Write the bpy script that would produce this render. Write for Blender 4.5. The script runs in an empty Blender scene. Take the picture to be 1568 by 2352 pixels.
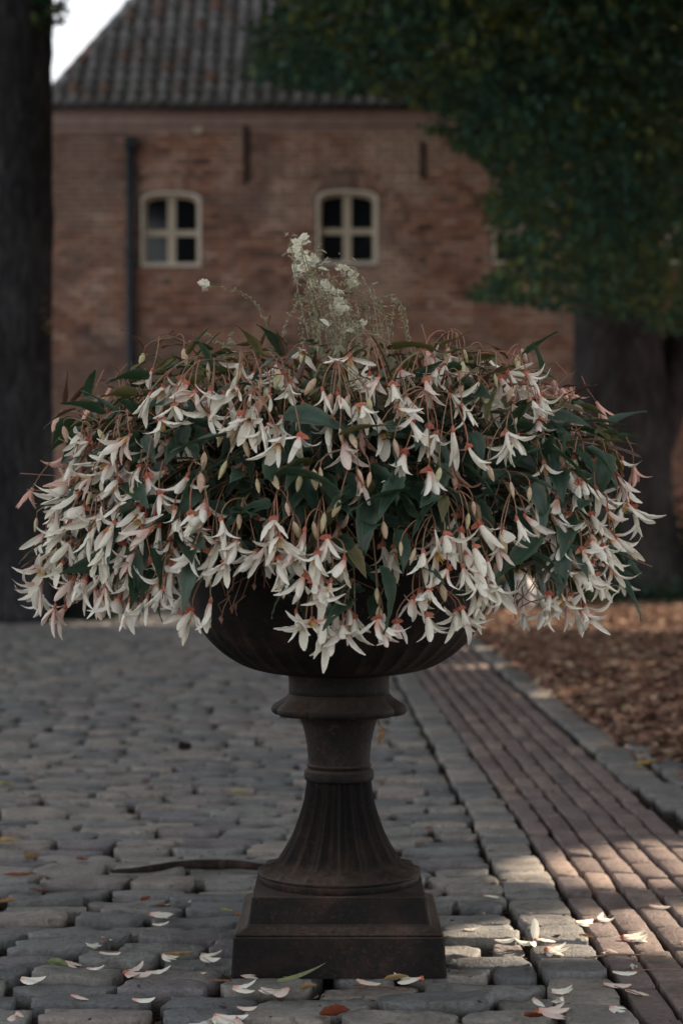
import bpy, math, random
import numpy as np
from mathutils import Vector, Matrix, noise as mn

random.seed(7)
rng = np.random.default_rng(7)
SC = bpy.context.scene
COL = SC.collection
PI = math.pi

# ------------------------------------------------------------------ camera
CAMH = 0.84
FPX = 4200.0            # focal length in units of a 1568 x 2352 picture
CX, CY = 784.0, 1230.0  # vanishing point of the level view axis in that picture


def P(x, y, Y):
    """point of the place seen at picture position (x, y) at distance Y"""
    return Vector(((x - CX) * Y / FPX, Y, CAMH + (CY - y) * Y / FPX))


def G(x, y):
    """ground point seen at (x, y)"""
    Y = FPX * CAMH / (y - CY)
    return Vector(((x - CX) * Y / FPX, Y, 0.0))


cam = bpy.data.cameras.new('camera')
cam.sensor_fit = 'VERTICAL'
cam.sensor_height = 36
cam.sensor_width = 24
cam.lens = FPX / 2352 * 36
cam.shift_y = 54 / 2352.0
cam.clip_start = 0.05
cam.clip_end = 2000
cam.dof.use_dof = True
cam.dof.focus_distance = 3.36
cam.dof.aperture_fstop = 3.8
camo = bpy.data.objects.new('camera', cam)
COL.objects.link(camo)
camo.location = (0, 0, CAMH)
camo.rotation_euler = (PI / 2, 0, 0)
SC.camera = camo

# ------------------------------------------------------------------ sky and sun
SUN_DIR = Vector((0.75, 0.433, 0.5)).normalized()      # towards the sun: low on the right, a little behind the house front
elev = math.asin(SUN_DIR.z)
azim = math.atan2(SUN_DIR.x, SUN_DIR.y)
world = bpy.data.worlds.new('World')
SC.world = world
world.use_nodes = True
wn = world.node_tree
for n in list(wn.nodes):
    wn.nodes.remove(n)
sky = wn.nodes.new('ShaderNodeTexSky')
sky.sky_type = 'NISHITA'
sky.sun_disc = False
sky.sun_elevation = elev
sky.sun_rotation = azim
sky.dust_density = 0.6
sky.air_density = 1.0
sky.ozone_density = 1.0
hs = wn.nodes.new('ShaderNodeHueSaturation')
hs.inputs['Saturation'].default_value = 0.14
bg = wn.nodes.new('ShaderNodeBackground')
bg.inputs['Strength'].default_value = 0.105
wo = wn.nodes.new('ShaderNodeOutputWorld')
wn.links.new(sky.outputs[0], hs.inputs['Color'])
wn.links.new(hs.outputs[0], bg.inputs['Color'])
wn.links.new(bg.outputs[0], wo.inputs['Surface'])

sun = bpy.data.lights.new('sun', 'SUN')
sun.energy = 5.0
sun.angle = math.radians(0.5)
sun.color = (1.0, 0.82, 0.62)
suno = bpy.data.objects.new('sun', sun)
COL.objects.link(suno)
suno.location = (30, 20, 20)
suno.rotation_euler = (-SUN_DIR).to_track_quat('-Z', 'Y').to_euler()

SC.view_settings.view_transform = 'Standard'
SC.view_settings.look = 'None'
SC.view_settings.exposure = 1.42
SC.view_settings.gamma = 1.0
SC.view_settings.use_curve_mapping = False
SC.render.engine = 'CYCLES'
SC.cycles.max_bounces = 7
SC.cycles.diffuse_bounces = 4
SC.cycles.transmission_bounces = 4
SC.cycles.use_denoising = True

# ------------------------------------------------------------------ materials
MATS = {}


def nodes_of(name):
    m = bpy.data.materials.new(name)
    m.use_nodes = True
    nt = m.node_tree
    for n in list(nt.nodes):
        nt.nodes.remove(n)
    MATS[name] = m
    return m, nt


def add(nt, t, **kw):
    n = nt.nodes.new(t)
    for k, v in kw.items():
        setattr(n, k, v)
    return n


def ramp(nt, src, stops, interp='LINEAR'):
    r = add(nt, 'ShaderNodeValToRGB')
    r.color_ramp.interpolation = interp
    els = r.color_ramp.elements
    while len(els) < len(stops):
        els.new(0.5)
    for e, (p, c) in zip(els, stops):
        e.position = p
        e.color = (c[0], c[1], c[2], 1) if not isinstance(c, (int, float)) else (c, c, c, 1)
    nt.links.new(src, r.inputs[0])
    return r.outputs[0]


def noise_tex(nt, scale, detail=4, rough=0.55, vec=None, dist=0.0):
    n = add(nt, 'ShaderNodeTexNoise')
    n.inputs['Scale'].default_value = scale
    n.inputs['Detail'].default_value = detail
    n.inputs['Roughness'].default_value = rough
    n.inputs['Distortion'].default_value = dist
    if vec is not None:
        nt.links.new(vec, n.inputs['Vector'])
    return n.outputs['Fac']


def mixc(nt, fac, a, b, mode='MIX'):
    m = add(nt, 'ShaderNodeMix', data_type='RGBA', blend_type=mode)
    for s, v in ((m.inputs[0], fac), (m.inputs[6], a), (m.inputs[7], b)):
        if isinstance(v, (int, float)):
            s.default_value = v
        elif isinstance(v, tuple):
            s.default_value = (v[0], v[1], v[2], 1)
        else:
            nt.links.new(v, s)
    return m.outputs[2]


def mathn(nt, op, a, b=0.0):
    m = add(nt, 'ShaderNodeMath', operation=op)
    for s, v in ((m.inputs[0], a), (m.inputs[1], b)):
        if isinstance(v, (int, float)):
            s.default_value = v
        else:
            nt.links.new(v, s)
    return m.outputs[0]


def tone_value(nt):
    """one random number per piece: per object, or the 'tone' attribute of joined pieces"""
    oi = add(nt, 'ShaderNodeObjectInfo')
    at = add(nt, 'ShaderNodeAttribute', attribute_name='tone')
    s = mathn(nt, 'ADD', oi.outputs['Random'], at.outputs['Fac'])
    return mathn(nt, 'FRACT', s)


def finish(nt, color, rough=0.7, bump=None, bump_strength=0.3, bump_dist=0.01, spec=0.4,
           translucent=0.0, trans_color=None, metallic=0.0):
    p = add(nt, 'ShaderNodeBsdfPrincipled')
    o = add(nt, 'ShaderNodeOutputMaterial')
    if isinstance(color, tuple):
        p.inputs['Base Color'].default_value = (*color, 1)
    else:
        nt.links.new(color, p.inputs['Base Color'])
    if isinstance(rough, (int, float)):
        p.inputs['Roughness'].default_value = rough
    else:
        nt.links.new(rough, p.inputs['Roughness'])
    p.inputs['Specular IOR Level'].default_value = spec
    p.inputs['Metallic'].default_value = metallic
    if bump is not None:
        b = add(nt, 'ShaderNodeBump')
        b.inputs['Strength'].default_value = bump_strength
        b.inputs['Distance'].default_value = bump_dist
        nt.links.new(bump, b.inputs['Height'])
        nt.links.new(b.outputs[0], p.inputs['Normal'])
    if translucent > 0:
        t = add(nt, 'ShaderNodeBsdfTranslucent')
        c = trans_color if trans_color is not None else color
        if isinstance(c, tuple):
            t.inputs['Color'].default_value = (*c, 1)
        else:
            nt.links.new(c, t.inputs['Color'])
        ms = add(nt, 'ShaderNodeMixShader')
        ms.inputs[0].default_value = translucent
        nt.links.new(p.outputs[0], ms.inputs[1])
        nt.links.new(t.outputs[0], ms.inputs[2])
        nt.links.new(ms.outputs[0], o.inputs['Surface'])
    else:
        nt.links.new(p.outputs[0], o.inputs['Surface'])


def geo_pos(nt):
    return add(nt, 'ShaderNodeNewGeometry').outputs['Position']


def stone_mat(name, stops, vary=0.35, spec=0.35, rough=(0.45, 0.75)):
    m, nt = nodes_of(name)
    pos = geo_pos(nt)
    t = tone_value(nt)
    base = ramp(nt, t, stops)
    n1 = noise_tex(nt, 9, 5, 0.6, pos)
    n2 = noise_tex(nt, 90, 4, 0.65, pos)
    n3 = noise_tex(nt, 380, 2, 0.6, pos)
    mul = ramp(nt, n1, [(0.3, 1.08 * (1 - vary)), (0.7, 1.08 * (1 + vary * 0.55))])
    c = mixc(nt, 1.0, base, mul, 'MULTIPLY')
    mul2 = ramp(nt, n2, [(0.3, 0.72), (0.55, 1.0), (0.75, 1.18)])
    c = mixc(nt, 1.0, c, mul2, 'MULTIPLY')
    dirt = ramp(nt, noise_tex(nt, 22, 6, 0.75, pos, 0.6), [(0.52, 0.0), (0.66, 0.65)])
    c = mixc(nt, dirt, c, (0.075, 0.062, 0.052))
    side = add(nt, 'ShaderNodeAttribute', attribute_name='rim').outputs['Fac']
    c = mixc(nt, ramp(nt, mathn(nt, 'ADD', side, mathn(nt, 'MULTIPLY', n2, 0.35)), [(0.42, 0.0), (0.75, 0.9)]), c, (0.030, 0.023, 0.018))  # soil colour on the stone sides, with the joint shade painted in
    h = mathn(nt, 'ADD', mathn(nt, 'MULTIPLY', n2, 1.0), mathn(nt, 'MULTIPLY', n3, 0.35))
    r = ramp(nt, n1, [(0.3, rough[0]), (0.7, rough[1])])
    finish(nt, c, r, h, 0.9, 0.007, spec)
    return m


stone_mat('cobble_stone', [(0, (0.125, 0.132, 0.136)), (0.3, (0.185, 0.185, 0.18)), (0.55, (0.23, 0.22, 0.205)),
                           (0.75, (0.285, 0.25, 0.215)), (0.9, (0.15, 0.14, 0.15)), (1, (0.26, 0.22, 0.20))])
stone_mat('kerb_stone', [(0, (0.15, 0.15, 0.15)), (0.5, (0.21, 0.20, 0.19)), (1, (0.28, 0.25, 0.22))])
stone_mat('clinker', [(0, (0.145, 0.108, 0.102)), (0.3, (0.215, 0.16, 0.145)), (0.6, (0.18, 0.14, 0.135)),
                      (0.85, (0.28, 0.21, 0.175)), (1, (0.13, 0.105, 0.105))])


def soil_mat(name, a, b, c3, scale=60):
    m, nt = nodes_of(name)
    pos = geo_pos(nt)
    n1 = noise_tex(nt, scale, 6, 0.7, pos)
    n2 = noise_tex(nt, 3, 3, 0.5, pos)
    c = ramp(nt, n1, [(0.3, a), (0.5, b), (0.7, c3)])
    c = mixc(nt, 1.0, c, ramp(nt, n2, [(0.3, 0.7), (0.7, 1.2)]), 'MULTIPLY')
    finish(nt, c, 0.95, n1, 0.8, 0.01, 0.1)
    return m


soil_mat('joint_soil', (0.012, 0.010, 0.008), (0.03, 0.023, 0.018), (0.06, 0.045, 0.035), 120)
soil_mat('open_ground', (0.10, 0.085, 0.07), (0.14, 0.12, 0.10), (0.18, 0.15, 0.12), 8)
soil_mat('bed_soil', (0.06, 0.035, 0.026), (0.13, 0.075, 0.05), (0.22, 0.13, 0.085), 40)


def chip_mat(name, stops, trans=0.0, rough=0.8, clump=0.0):
    m, nt = nodes_of(name)
    t = tone_value(nt)
    pos = geo_pos(nt)
    if clump:
        big = ramp(nt, noise_tex(nt, 1.1, 3, 0.6, pos), [(0.36, 0.0), (0.66, 1.0)])
        t = mathn(nt, 'ADD', mathn(nt, 'MULTIPLY', t, 1 - clump), mathn(nt, 'MULTIPLY', big, clump * 0.97))
    c = ramp(nt, t, stops)
    c = mixc(nt, 1.0, c, ramp(nt, noise_tex(nt, 70, 3, 0.6, pos), [(0.3, 0.7), (0.7, 1.2)]), 'MULTIPLY')
    finish(nt, c, rough, None, spec=0.15, translucent=trans)
    return m


chip_mat('mulch', [(0, (0.07, 0.045, 0.038)), (0.3, (0.17, 0.09, 0.065)), (0.55, (0.24, 0.125, 0.085)),
                   (0.8, (0.34, 0.20, 0.135)), (0.93, (0.52, 0.38, 0.26)), (1, (0.10, 0.07, 0.055))])
chip_mat('litter', [(0, (0.02, 0.014, 0.010)), (0.55, (0.06, 0.036, 0.026)), (0.8, (0.13, 0.055, 0.035)),
                    (0.93, (0.24, 0.17, 0.11)), (0.985, (0.55, 0.45, 0.35)), (1, (0.06, 0.08, 0.03))])
chip_mat('dry_leaf', [(0, (0.36, 0.20, 0.09)), (0.5, (0.24, 0.14, 0.075)), (1, (0.42, 0.30, 0.15))], 0.25)
chip_mat('rust_leaf', [(0, (0.22, 0.06, 0.03)), (1, (0.16, 0.05, 0.03))], 0.2)
chip_mat('yellow_leaf', [(0, (0.55, 0.42, 0.12)), (1, (0.42, 0.40, 0.18))], 0.3)
chip_mat('pale_green_leaf', [(0, (0.20, 0.24, 0.12)), (1, (0.28, 0.30, 0.16))], 0.3)
chip_mat('crown_leaf', [(0, (0.020, 0.060, 0.050)), (0.4, (0.045, 0.105, 0.075)), (0.66, (0.09, 0.15, 0.065)),
                      (0.80, (0.16, 0.185, 0.05)), (0.95, (0.22, 0.20, 0.05)), (1, (0.26, 0.22, 0.06))], 0.28, 0.6, 0.62)
chip_mat('golden_leaf', [(0, (0.42, 0.32, 0.13)), (1, (0.5, 0.40, 0.2))], 0.5)
chip_mat('hedge_leaf', [(0, (0.010, 0.018, 0.012)), (1, (0.03, 0.05, 0.025))], 0.1)


def bark_mat(name, a, b, c3):
    m, nt = nodes_of(name)
    tc = add(nt, 'ShaderNodeTexCoord').outputs['Object']
    mp = add(nt, 'ShaderNodeMapping')
    mp.inputs['Scale'].default_value = (1, 1, 0.22)
    nt.links.new(tc, mp.inputs[0])
    n1 = noise_tex(nt, 22, 6, 0.65, mp.outputs[0], 0.6)
    n2 = noise_tex(nt, 1.6, 3, 0.5, tc)
    c = ramp(nt, n1, [(0.32, a), (0.5, b), (0.72, c3)])
    c = mixc(nt, 1.0, c, ramp(nt, n2, [(0.3, 0.55), (0.7, 1.35)]), 'MULTIPLY')
    finish(nt, c, 0.9, n1, 0.9, 0.04, 0.15)
    return m


bark_mat('bark_dark', (0.014, 0.014, 0.017), (0.034, 0.034, 0.038), (0.078, 0.075, 0.078))
bark_mat('bark_lime', (0.02, 0.018, 0.019), (0.045, 0.04, 0.042), (0.09, 0.08, 0.08))
bark_mat('root_wood', (0.010, 0.007, 0.006), (0.03, 0.02, 0.018), (0.065, 0.042, 0.036))


def iron_mat():
    m, nt = nodes_of('rusty_iron')
    pos = geo_pos(nt)
    n1 = noise_tex(nt, 14, 6, 0.65, pos)
    n2 = noise_tex(nt, 110, 5, 0.75, pos)
    n3 = noise_tex(nt, 5, 4, 0.6, pos)
    c = ramp(nt, n1, [(0.38, (0.0045, 0.004, 0.004)), (0.52, (0.009, 0.0066, 0.006)), (0.68, (0.032, 0.017, 0.012))])
    c = mixc(nt, ramp(nt, n2, [(0.52, 0.0), (0.72, 0.6)]), c, (0.080, 0.048, 0.036))
    g = add(nt, 'ShaderNodeNewGeometry')
    sx = add(nt, 'ShaderNodeSeparateXYZ')
    nt.links.new(g.outputs['Normal'], sx.inputs[0])
    dust_highlight = mathn(nt, 'MULTIPLY', ramp(nt, sx.outputs['Z'], [(0.22, 0.0), (0.9, 0.85)]), ramp(nt, n2, [(0.3, 0.3), (0.7, 1.0)]))
    c = mixc(nt, dust_highlight, c, (0.10, 0.072, 0.056))  # dust tint on upward faces doubles as painted highlights on the ridges
    c = mixc(nt, 1.0, c, ramp(nt, n3, [(0.35, 0.45), (0.65, 1.35)]), 'MULTIPLY')
    h = mathn(nt, 'ADD', mathn(nt, 'MULTIPLY', n2, 0.8), n1)
    finish(nt, c, ramp(nt, n2, [(0.3, 0.5), (0.7, 0.85)]), h, 0.7, 0.005, 0.22)


iron_mat()


def wall_brick_mat():
    m, nt = nodes_of('house_brick')
    pos = geo_pos(nt)
    t = tone_value(nt)
    c = ramp(nt, t, [(0, (0.22, 0.115, 0.085)), (0.25, (0.34, 0.175, 0.125)), (0.5, (0.40, 0.215, 0.155)),
                     (0.75, (0.44, 0.27, 0.205)), (0.88, (0.12, 0.075, 0.07)), (1, (0.54, 0.38, 0.30))])
    worn = ramp(nt, noise_tex(nt, 0.75, 5, 0.6, pos, 0.3), [(0.48, 0.0), (0.62, 0.6)])
    c = mixc(nt, worn, c, (0.62, 0.46, 0.37))
    dark = ramp(nt, noise_tex(nt, 0.55, 5, 0.62, pos, 0.5), [(0.47, 0.0), (0.60, 0.65)])
    c = mixc(nt, dark, c, (0.17, 0.115, 0.105))
    n2 = noise_tex(nt, 30, 4, 0.6, pos)
    c = mixc(nt, 1.0, c, ramp(nt, n2, [(0.3, 0.75), (0.7, 1.2)]), 'MULTIPLY')
    finish(nt, c, 0.9, n2, 0.5, 0.01, 0.15)


wall_brick_mat()


def plain_mat(name, col, rough=0.7, vary=0.2, scale=12, spec=0.3, trans=0.0, bump=0.2, metallic=0):
    m, nt = nodes_of(name)
    pos = geo_pos(nt)
    n = noise_tex(nt, scale, 5, 0.6, pos)
    c = mixc(nt, 1.0, col, ramp(nt, n, [(0.3, 1 - vary), (0.7, 1 + vary)]), 'MULTIPLY')
    finish(nt, c, rough, n, bump, 0.005, spec, trans, metallic=metallic)
    return m


plain_mat('mortar', (0.17, 0.125, 0.10), 0.95, 0.3, 3)
plain_mat('plaster_reveal', (0.74, 0.69, 0.62), 0.8, 0.12, 6)
plain_mat('window_paint', (0.52, 0.45, 0.36), 0.5, 0.1, 6)
plain_mat('eave_board', (0.34, 0.24, 0.22), 0.7, 0.15, 5)
plain_mat('gutter_metal', (0.022, 0.024, 0.028), 0.45, 0.2, 8)
plain_mat('pipe_metal', (0.012, 0.020, 0.028), 0.45, 0.2, 8)
plain_mat('anchor_iron', (0.045, 0.03, 0.028), 0.8, 0.3, 8)
plain_mat('pale_bokeh', (0.5, 0.42, 0.33), 0.8, 0.1, 8)
plain_mat('ochre_render', (0.40, 0.27, 0.185), 0.9, 0.12, 1.2)
plain_mat('boulder_stone', (0.36, 0.34, 0.34), 0.8, 0.2, 8)
plain_mat('potting_soil', (0.025, 0.018, 0.014), 0.95, 0.3, 60)
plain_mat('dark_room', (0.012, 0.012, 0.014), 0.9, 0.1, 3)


def glass_mat():
    m, nt = nodes_of('window_glass')
    p = add(nt, 'ShaderNodeBsdfPrincipled')
    o = add(nt, 'ShaderNodeOutputMaterial')
    p.inputs['Base Color'].default_value = (0.008, 0.010, 0.013, 1)
    p.inputs['Roughness'].default_value = 0.06
    p.inputs['Specular IOR Level'].default_value = 0.3
    nt.links.new(p.outputs[0], o.inputs['Surface'])


glass_mat()


def roof_mat():
    m, nt = nodes_of('roof_tile')
    pos = geo_pos(nt)
    t = tone_value(nt)
    c = ramp(nt, t, [(0, (0.13, 0.125, 0.13)), (0.4, (0.18, 0.175, 0.18)), (0.8, (0.23, 0.225, 0.23)),
                     (0.93, (0.16, 0.12, 0.11)), (0.98, (0.22, 0.12, 0.09)), (1, (0.12, 0.10, 0.10))])
    moss = ramp(nt, noise_tex(nt, 2.2, 5, 0.65, pos), [(0.5, 0.0), (0.7, 0.55)])
    c = mixc(nt, moss, c, (0.05, 0.055, 0.03))
    n2 = noise_tex(nt, 25, 4, 0.6, pos)
    c = mixc(nt, 1.0, c, ramp(nt, n2, [(0.3, 0.7), (0.7, 1.25)]), 'MULTIPLY')
    at = add(nt, 'ShaderNodeAttribute', attribute_name='rim')
    c = mixc(nt, mathn(nt, 'MULTIPLY', at.outputs['Fac'], 0.7), c, (0.05, 0.05, 0.042))   # tile channels painted darker in place of their shade
    finish(nt, c, 0.85, n2, 0.5, 0.01, 0.2)


roof_mat()


def petal_mat(name, white=(0.80, 0.76, 0.66), tip=(0.82, 0.79, 0.70), pink=(0.68, 0.24, 0.19), reach=0.30):
    m, nt = nodes_of(name)
    tc = add(nt, 'ShaderNodeTexCoord').outputs['Object']
    sx = add(nt, 'ShaderNodeSeparateXYZ')
    nt.links.new(tc, sx.inputs[0])
    along = mathn(nt, 'MULTIPLY', sx.outputs['Z'], -1 / 0.05)       # 0 at the base, 1 at the tip
    oi = add(nt, 'ShaderNodeObjectInfo').outputs['Random']
    body = mixc(nt, oi, white, tip)
    shift = mathn(nt, 'ADD', along, mathn(nt, 'MULTIPLY', mathn(nt, 'POWER', oi, 3.0), -0.45))
    shift = mathn(nt, 'ADD', shift, 0.10)
    f = ramp(nt, shift, [(0.0, 0.7), (reach * 0.45, 0.2), (reach * 1.1, 0.0)])
    c = mixc(nt, f, body, pink)
    # veins along the petal
    mp = add(nt, 'ShaderNodeMapping')
    mp.inputs['Scale'].default_value = (900, 900, 25)
    nt.links.new(tc, mp.inputs[0])
    v = noise_tex(nt, 1.0, 2, 0.5, mp.outputs[0])
    c = mixc(nt, 1.0, c, ramp(nt, v, [(0.3, 0.86), (0.6, 1.0)]), 'MULTIPLY')
    finish(nt, c, 0.5, v, 0.25, 0.001, 0.3, 0.22)


petal_mat('petal', (0.89, 0.85, 0.73), (0.90, 0.87, 0.79), (0.72, 0.28, 0.20), 0.36)
petal_mat('petal_flushed', (0.80, 0.66, 0.58), (0.80, 0.70, 0.62), (0.66, 0.20, 0.15), 0.6)
petal_mat('gaura_petal', (0.84, 0.82, 0.72), (0.85, 0.84, 0.76), (0.7, 0.68, 0.5), 0.05)


def organ_mat(name, a, b, trans=0.2, rough=0.5):
    m, nt = nodes_of(name)
    oi = add(nt, 'ShaderNodeObjectInfo').outputs['Random']
    pos = geo_pos(nt)
    n = noise_tex(nt, 120, 3, 0.6, pos)
    n2 = noise_tex(nt, 14, 2, 0.6, pos)
    c = mixc(nt, mathn(nt, 'FRACT', mathn(nt, 'ADD', oi, mathn(nt, 'MULTIPLY', n2, 0.8))), a, b)
    c = mixc(nt, 1.0, c, ramp(nt, n, [(0.3, 0.8), (0.7, 1.15)]), 'MULTIPLY')
    finish(nt, c, rough, n, 0.2, 0.001, 0.35, trans)


organ_mat('coral_ovary', (0.52, 0.13, 0.08), (0.46, 0.20, 0.13), 0.25)
organ_mat('stalk_red', (0.34, 0.13, 0.09), (0.24, 0.17, 0.10), 0.1)
organ_mat('stem_brown', (0.16, 0.07, 0.045), (0.17, 0.12, 0.06), 0.0)
organ_mat('bud_cream', (0.62, 0.60, 0.34), (0.72, 0.48, 0.38), 0.3)
organ_mat('stamen_yellow', (0.70, 0.34, 0.05), (0.75, 0.45, 0.08), 0.1)
organ_mat('gaura_stem', (0.17, 0.22, 0.11), (0.25, 0.17, 0.12), 0.1)
organ_mat('gaura_withered', (0.45, 0.33, 0.26), (0.38, 0.36, 0.22), 0.3)


def leaf_mat(name, a, b, edge, trans_c):
    m, nt = nodes_of(name)
    t = tone_value(nt)
    c = mixc(nt, t, a, b)
    tc = add(nt, 'ShaderNodeTexCoord').outputs['Object']
    pos = geo_pos(nt)
    n = noise_tex(nt, 45, 4, 0.6, pos)
    c = mixc(nt, 1.0, c, ramp(nt, n, [(0.3, 0.65), (0.7, 1.3)]), 'MULTIPLY')
    at = add(nt, 'ShaderNodeAttribute', attribute_name='rim')
    c = mixc(nt, mathn(nt, 'MULTIPLY', at.outputs['Fac'], 0.6), c, edge)
    finish(nt, c, 0.42, n, 0.35, 0.002, 0.45, 0.18, trans_c)


leaf_mat('leaf_green', (0.014, 0.038, 0.030), (0.030, 0.065, 0.048), (0.10, 0.14, 0.07), (0.04, 0.09, 0.02))
leaf_mat('leaf_olive', (0.05, 0.065, 0.025), (0.09, 0.09, 0.035), (0.24, 0.15, 0.08), (0.12, 0.14, 0.03))
leaf_mat('leaf_bronze', (0.035, 0.018, 0.014), (0.07, 0.04, 0.028), (0.22, 0.13, 0.08), (0.15, 0.06, 0.03))

# ------------------------------------------------------------------ builders


def link(name, mesh, mat=None, parent=None, matrix=None, smooth=True):
    o = bpy.data.objects.new(name, mesh)
    COL.objects.link(o)
    if mat and not mesh.materials:
        mesh.materials.append(MATS[mat])
    if parent is not None:
        o.parent = parent
    if matrix is not None:
        o.matrix_basis = matrix
    return o


def mesh_of(name, verts, faces, mat=None, smooth=True, tone=None, rim=None):
    me = bpy.data.meshes.new(name)
    v = verts.tolist() if isinstance(verts, np.ndarray) else [tuple(p) for p in verts]
    f = faces.tolist() if isinstance(faces, np.ndarray) else faces
    me.from_pydata(v, [], f)
    if smooth:
        me.polygons.foreach_set('use_smooth', np.ones(len(me.polygons), dtype=bool))
    if tone is not None:
        a = me.attributes.new('tone', 'FLOAT', 'FACE')
        a.data.foreach_set('value', np.asarray(tone, dtype=np.float32))
    if rim is not None:
        a = me.attributes.new('rim', 'FLOAT', 'POINT')
        a.data.foreach_set('value', np.asarray(rim, dtype=np.float32))
    if mat:
        me.materials.append(MATS[mat])
    me.update()
    return me


def empty(name, loc=(0, 0, 0)):
    o = bpy.data.objects.new(name, None)
    COL.objects.link(o)
    o.location = loc
    o.empty_display_size = 0.1
    return o


def tag(o, label=None, cat=None, group=None, kind=None):
    if label:
        o['label'] = label
    if cat:
        o['category'] = cat
    if group:
        o['group'] = group
    if kind:
        o['kind'] = kind
    return o


class Join:
    """collects transformed copies of template meshes into one mesh"""

    def __init__(self):
        self.v, self.f, self.t, self.r, self.n = [], [], [], [], 0

    def add(self, verts, faces, M=None, tone=0.0, rim=None):
        v = np.asarray(verts, dtype=float)
        if M is not None:
            A = np.array(M)
            v = v @ A[:3, :3].T + A[:3, 3]
        f = np.asarray(faces) + self.n
        self.v.append(v)
        self.f.append(f)
        self.t.append(np.full(len(f), tone))
        self.r.append(np.zeros(len(v)) if rim is None else np.asarray(rim))
        self.n += len(v)

    def build(self, name, mat, parent=None, smooth=True, kind=None):
        V = np.concatenate(self.v)
        F = []
        for f in self.f:
            F.extend(f.tolist())
        me = mesh_of(name, V, F, mat, smooth, np.concatenate(self.t), np.concatenate(self.r))
        o = link(name, me, None, parent)
        if kind:
            o['kind'] = kind
        return o


def box_vf(x0, x1, y0, y1, z0, z1, back=True):
    v = [(x0, y0, z0), (x1, y0, z0), (x1, y1, z0), (x0, y1, z0), (x0, y0, z1), (x1, y0, z1), (x1, y1, z1), (x0, y1, z1)]
    f = [(0, 3, 2, 1), (4, 5, 6, 7), (0, 1, 5, 4), (1, 2, 6, 5), (3, 0, 4, 7)]
    if back:
        f.append((2, 3, 7, 6))
    return v, f


def box(name, x0, x1, y0, y1, z0, z1, mat, parent=None, bevel=0.0):
    v, f = box_vf(x0, x1, y0, y1, z0, z1)
    me = mesh_of(name, v, f, mat, False)
    o = link(name, me, None, parent)
    if bevel:
        b = o.modifiers.new('bevel', 'BEVEL')
        b.width = bevel
        b.segments = 2
    return o


def tube_vf(pts, radii, sides=6, cap=True):
    pts = [Vector(p) for p in pts]
    n = len(pts)
    V, F = [], []
    prev = None
    for i in range(n):
        d = (pts[min(i + 1, n - 1)] - pts[max(i - 1, 0)])
        if d.length < 1e-9:
            d = Vector((0, 0, 1))
        d.normalize()
        if prev is None:
            a = d.orthogonal().normalized()
        else:
            a = prev - d * prev.dot(d)
            a = a.normalized() if a.length > 1e-6 else d.orthogonal().normalized()
        prev = a
        b = d.cross(a)
        r = radii[i] if hasattr(radii, '__len__') else radii
        for k in range(sides):
            t = 2 * PI * k / sides
            V.append(pts[i] + (a * math.cos(t) + b * math.sin(t)) * r)
    for i in range(n - 1):
        for k in range(sides):
            k2 = (k + 1) % sides
            F.append((i * sides + k, i * sides + k2, (i + 1) * sides + k2, (i + 1) * sides + k))
    if cap:
        F.append(tuple(range(sides - 1, -1, -1)))
        F.append(tuple((n - 1) * sides + k for k in range(sides)))
    return V, F


def tube(name, pts, radii, mat, parent=None, sides=6):
    V, F = tube_vf(pts, radii, sides)
    return link(name, mesh_of(name, V, F, mat), None, parent)


def bez(p0, p1, p2, p3, n):
    out = []
    for i in range(n + 1):
        t = i / n
        out.append(p0 * (1 - t) ** 3 + p1 * 3 * t * (1 - t) ** 2 + p2 * 3 * t * t * (1 - t) + p3 * t ** 3)
    return out


def basis(zdir, roll=0.0):
    """rotation whose local -Z points along zdir"""
    q = zdir.to_track_quat('-Z', 'Y')
    return q.to_matrix().to_4x4() @ Matrix.Rotation(roll, 4, 'Z')


# ------------------------------------------------------------------ the setting: ground
g_me = mesh_of('ground', [(-600, -100, -0.06), (600, -100, -0.06), (600, 1200, -0.06), (-600, 1200, -0.06)], [(0, 1, 2, 3)], 'open_ground')
tag(link('ground', g_me), kind='structure')

XK0, XK1 = 0.385, 0.520        # kerb row between cobbles and brick path
XB1 = 0.945                    # right edge of the brick path
YEND = 22.0


def xkerb(Y):                  # the kerb bends a little to the left far away
    return -0.012 * max(0.0, Y - 5.5) - 0.0006 * max(0.0, Y - 8) ** 2 * 0


yard = tag(link('cobbled_yard', mesh_of('cobbled_yard', [(-9, 1.6, -0.042), (0.62, 1.6, -0.042), (0.62, 29.9, -0.042), (-9, 29.9, -0.042)], [(0, 1, 2, 3)], 'joint_soil')), kind='structure')
path = tag(link('brick_path', mesh_of('brick_path', [(0.62, 1.6, -0.042), (1.9, 1.6, -0.042), (1.12, 6, -0.042), (1.12, 29.9, -0.042), (0.62, 29.9, -0.042)], [(0, 1, 2, 3, 4)], 'joint_soil')), kind='structure')


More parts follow.
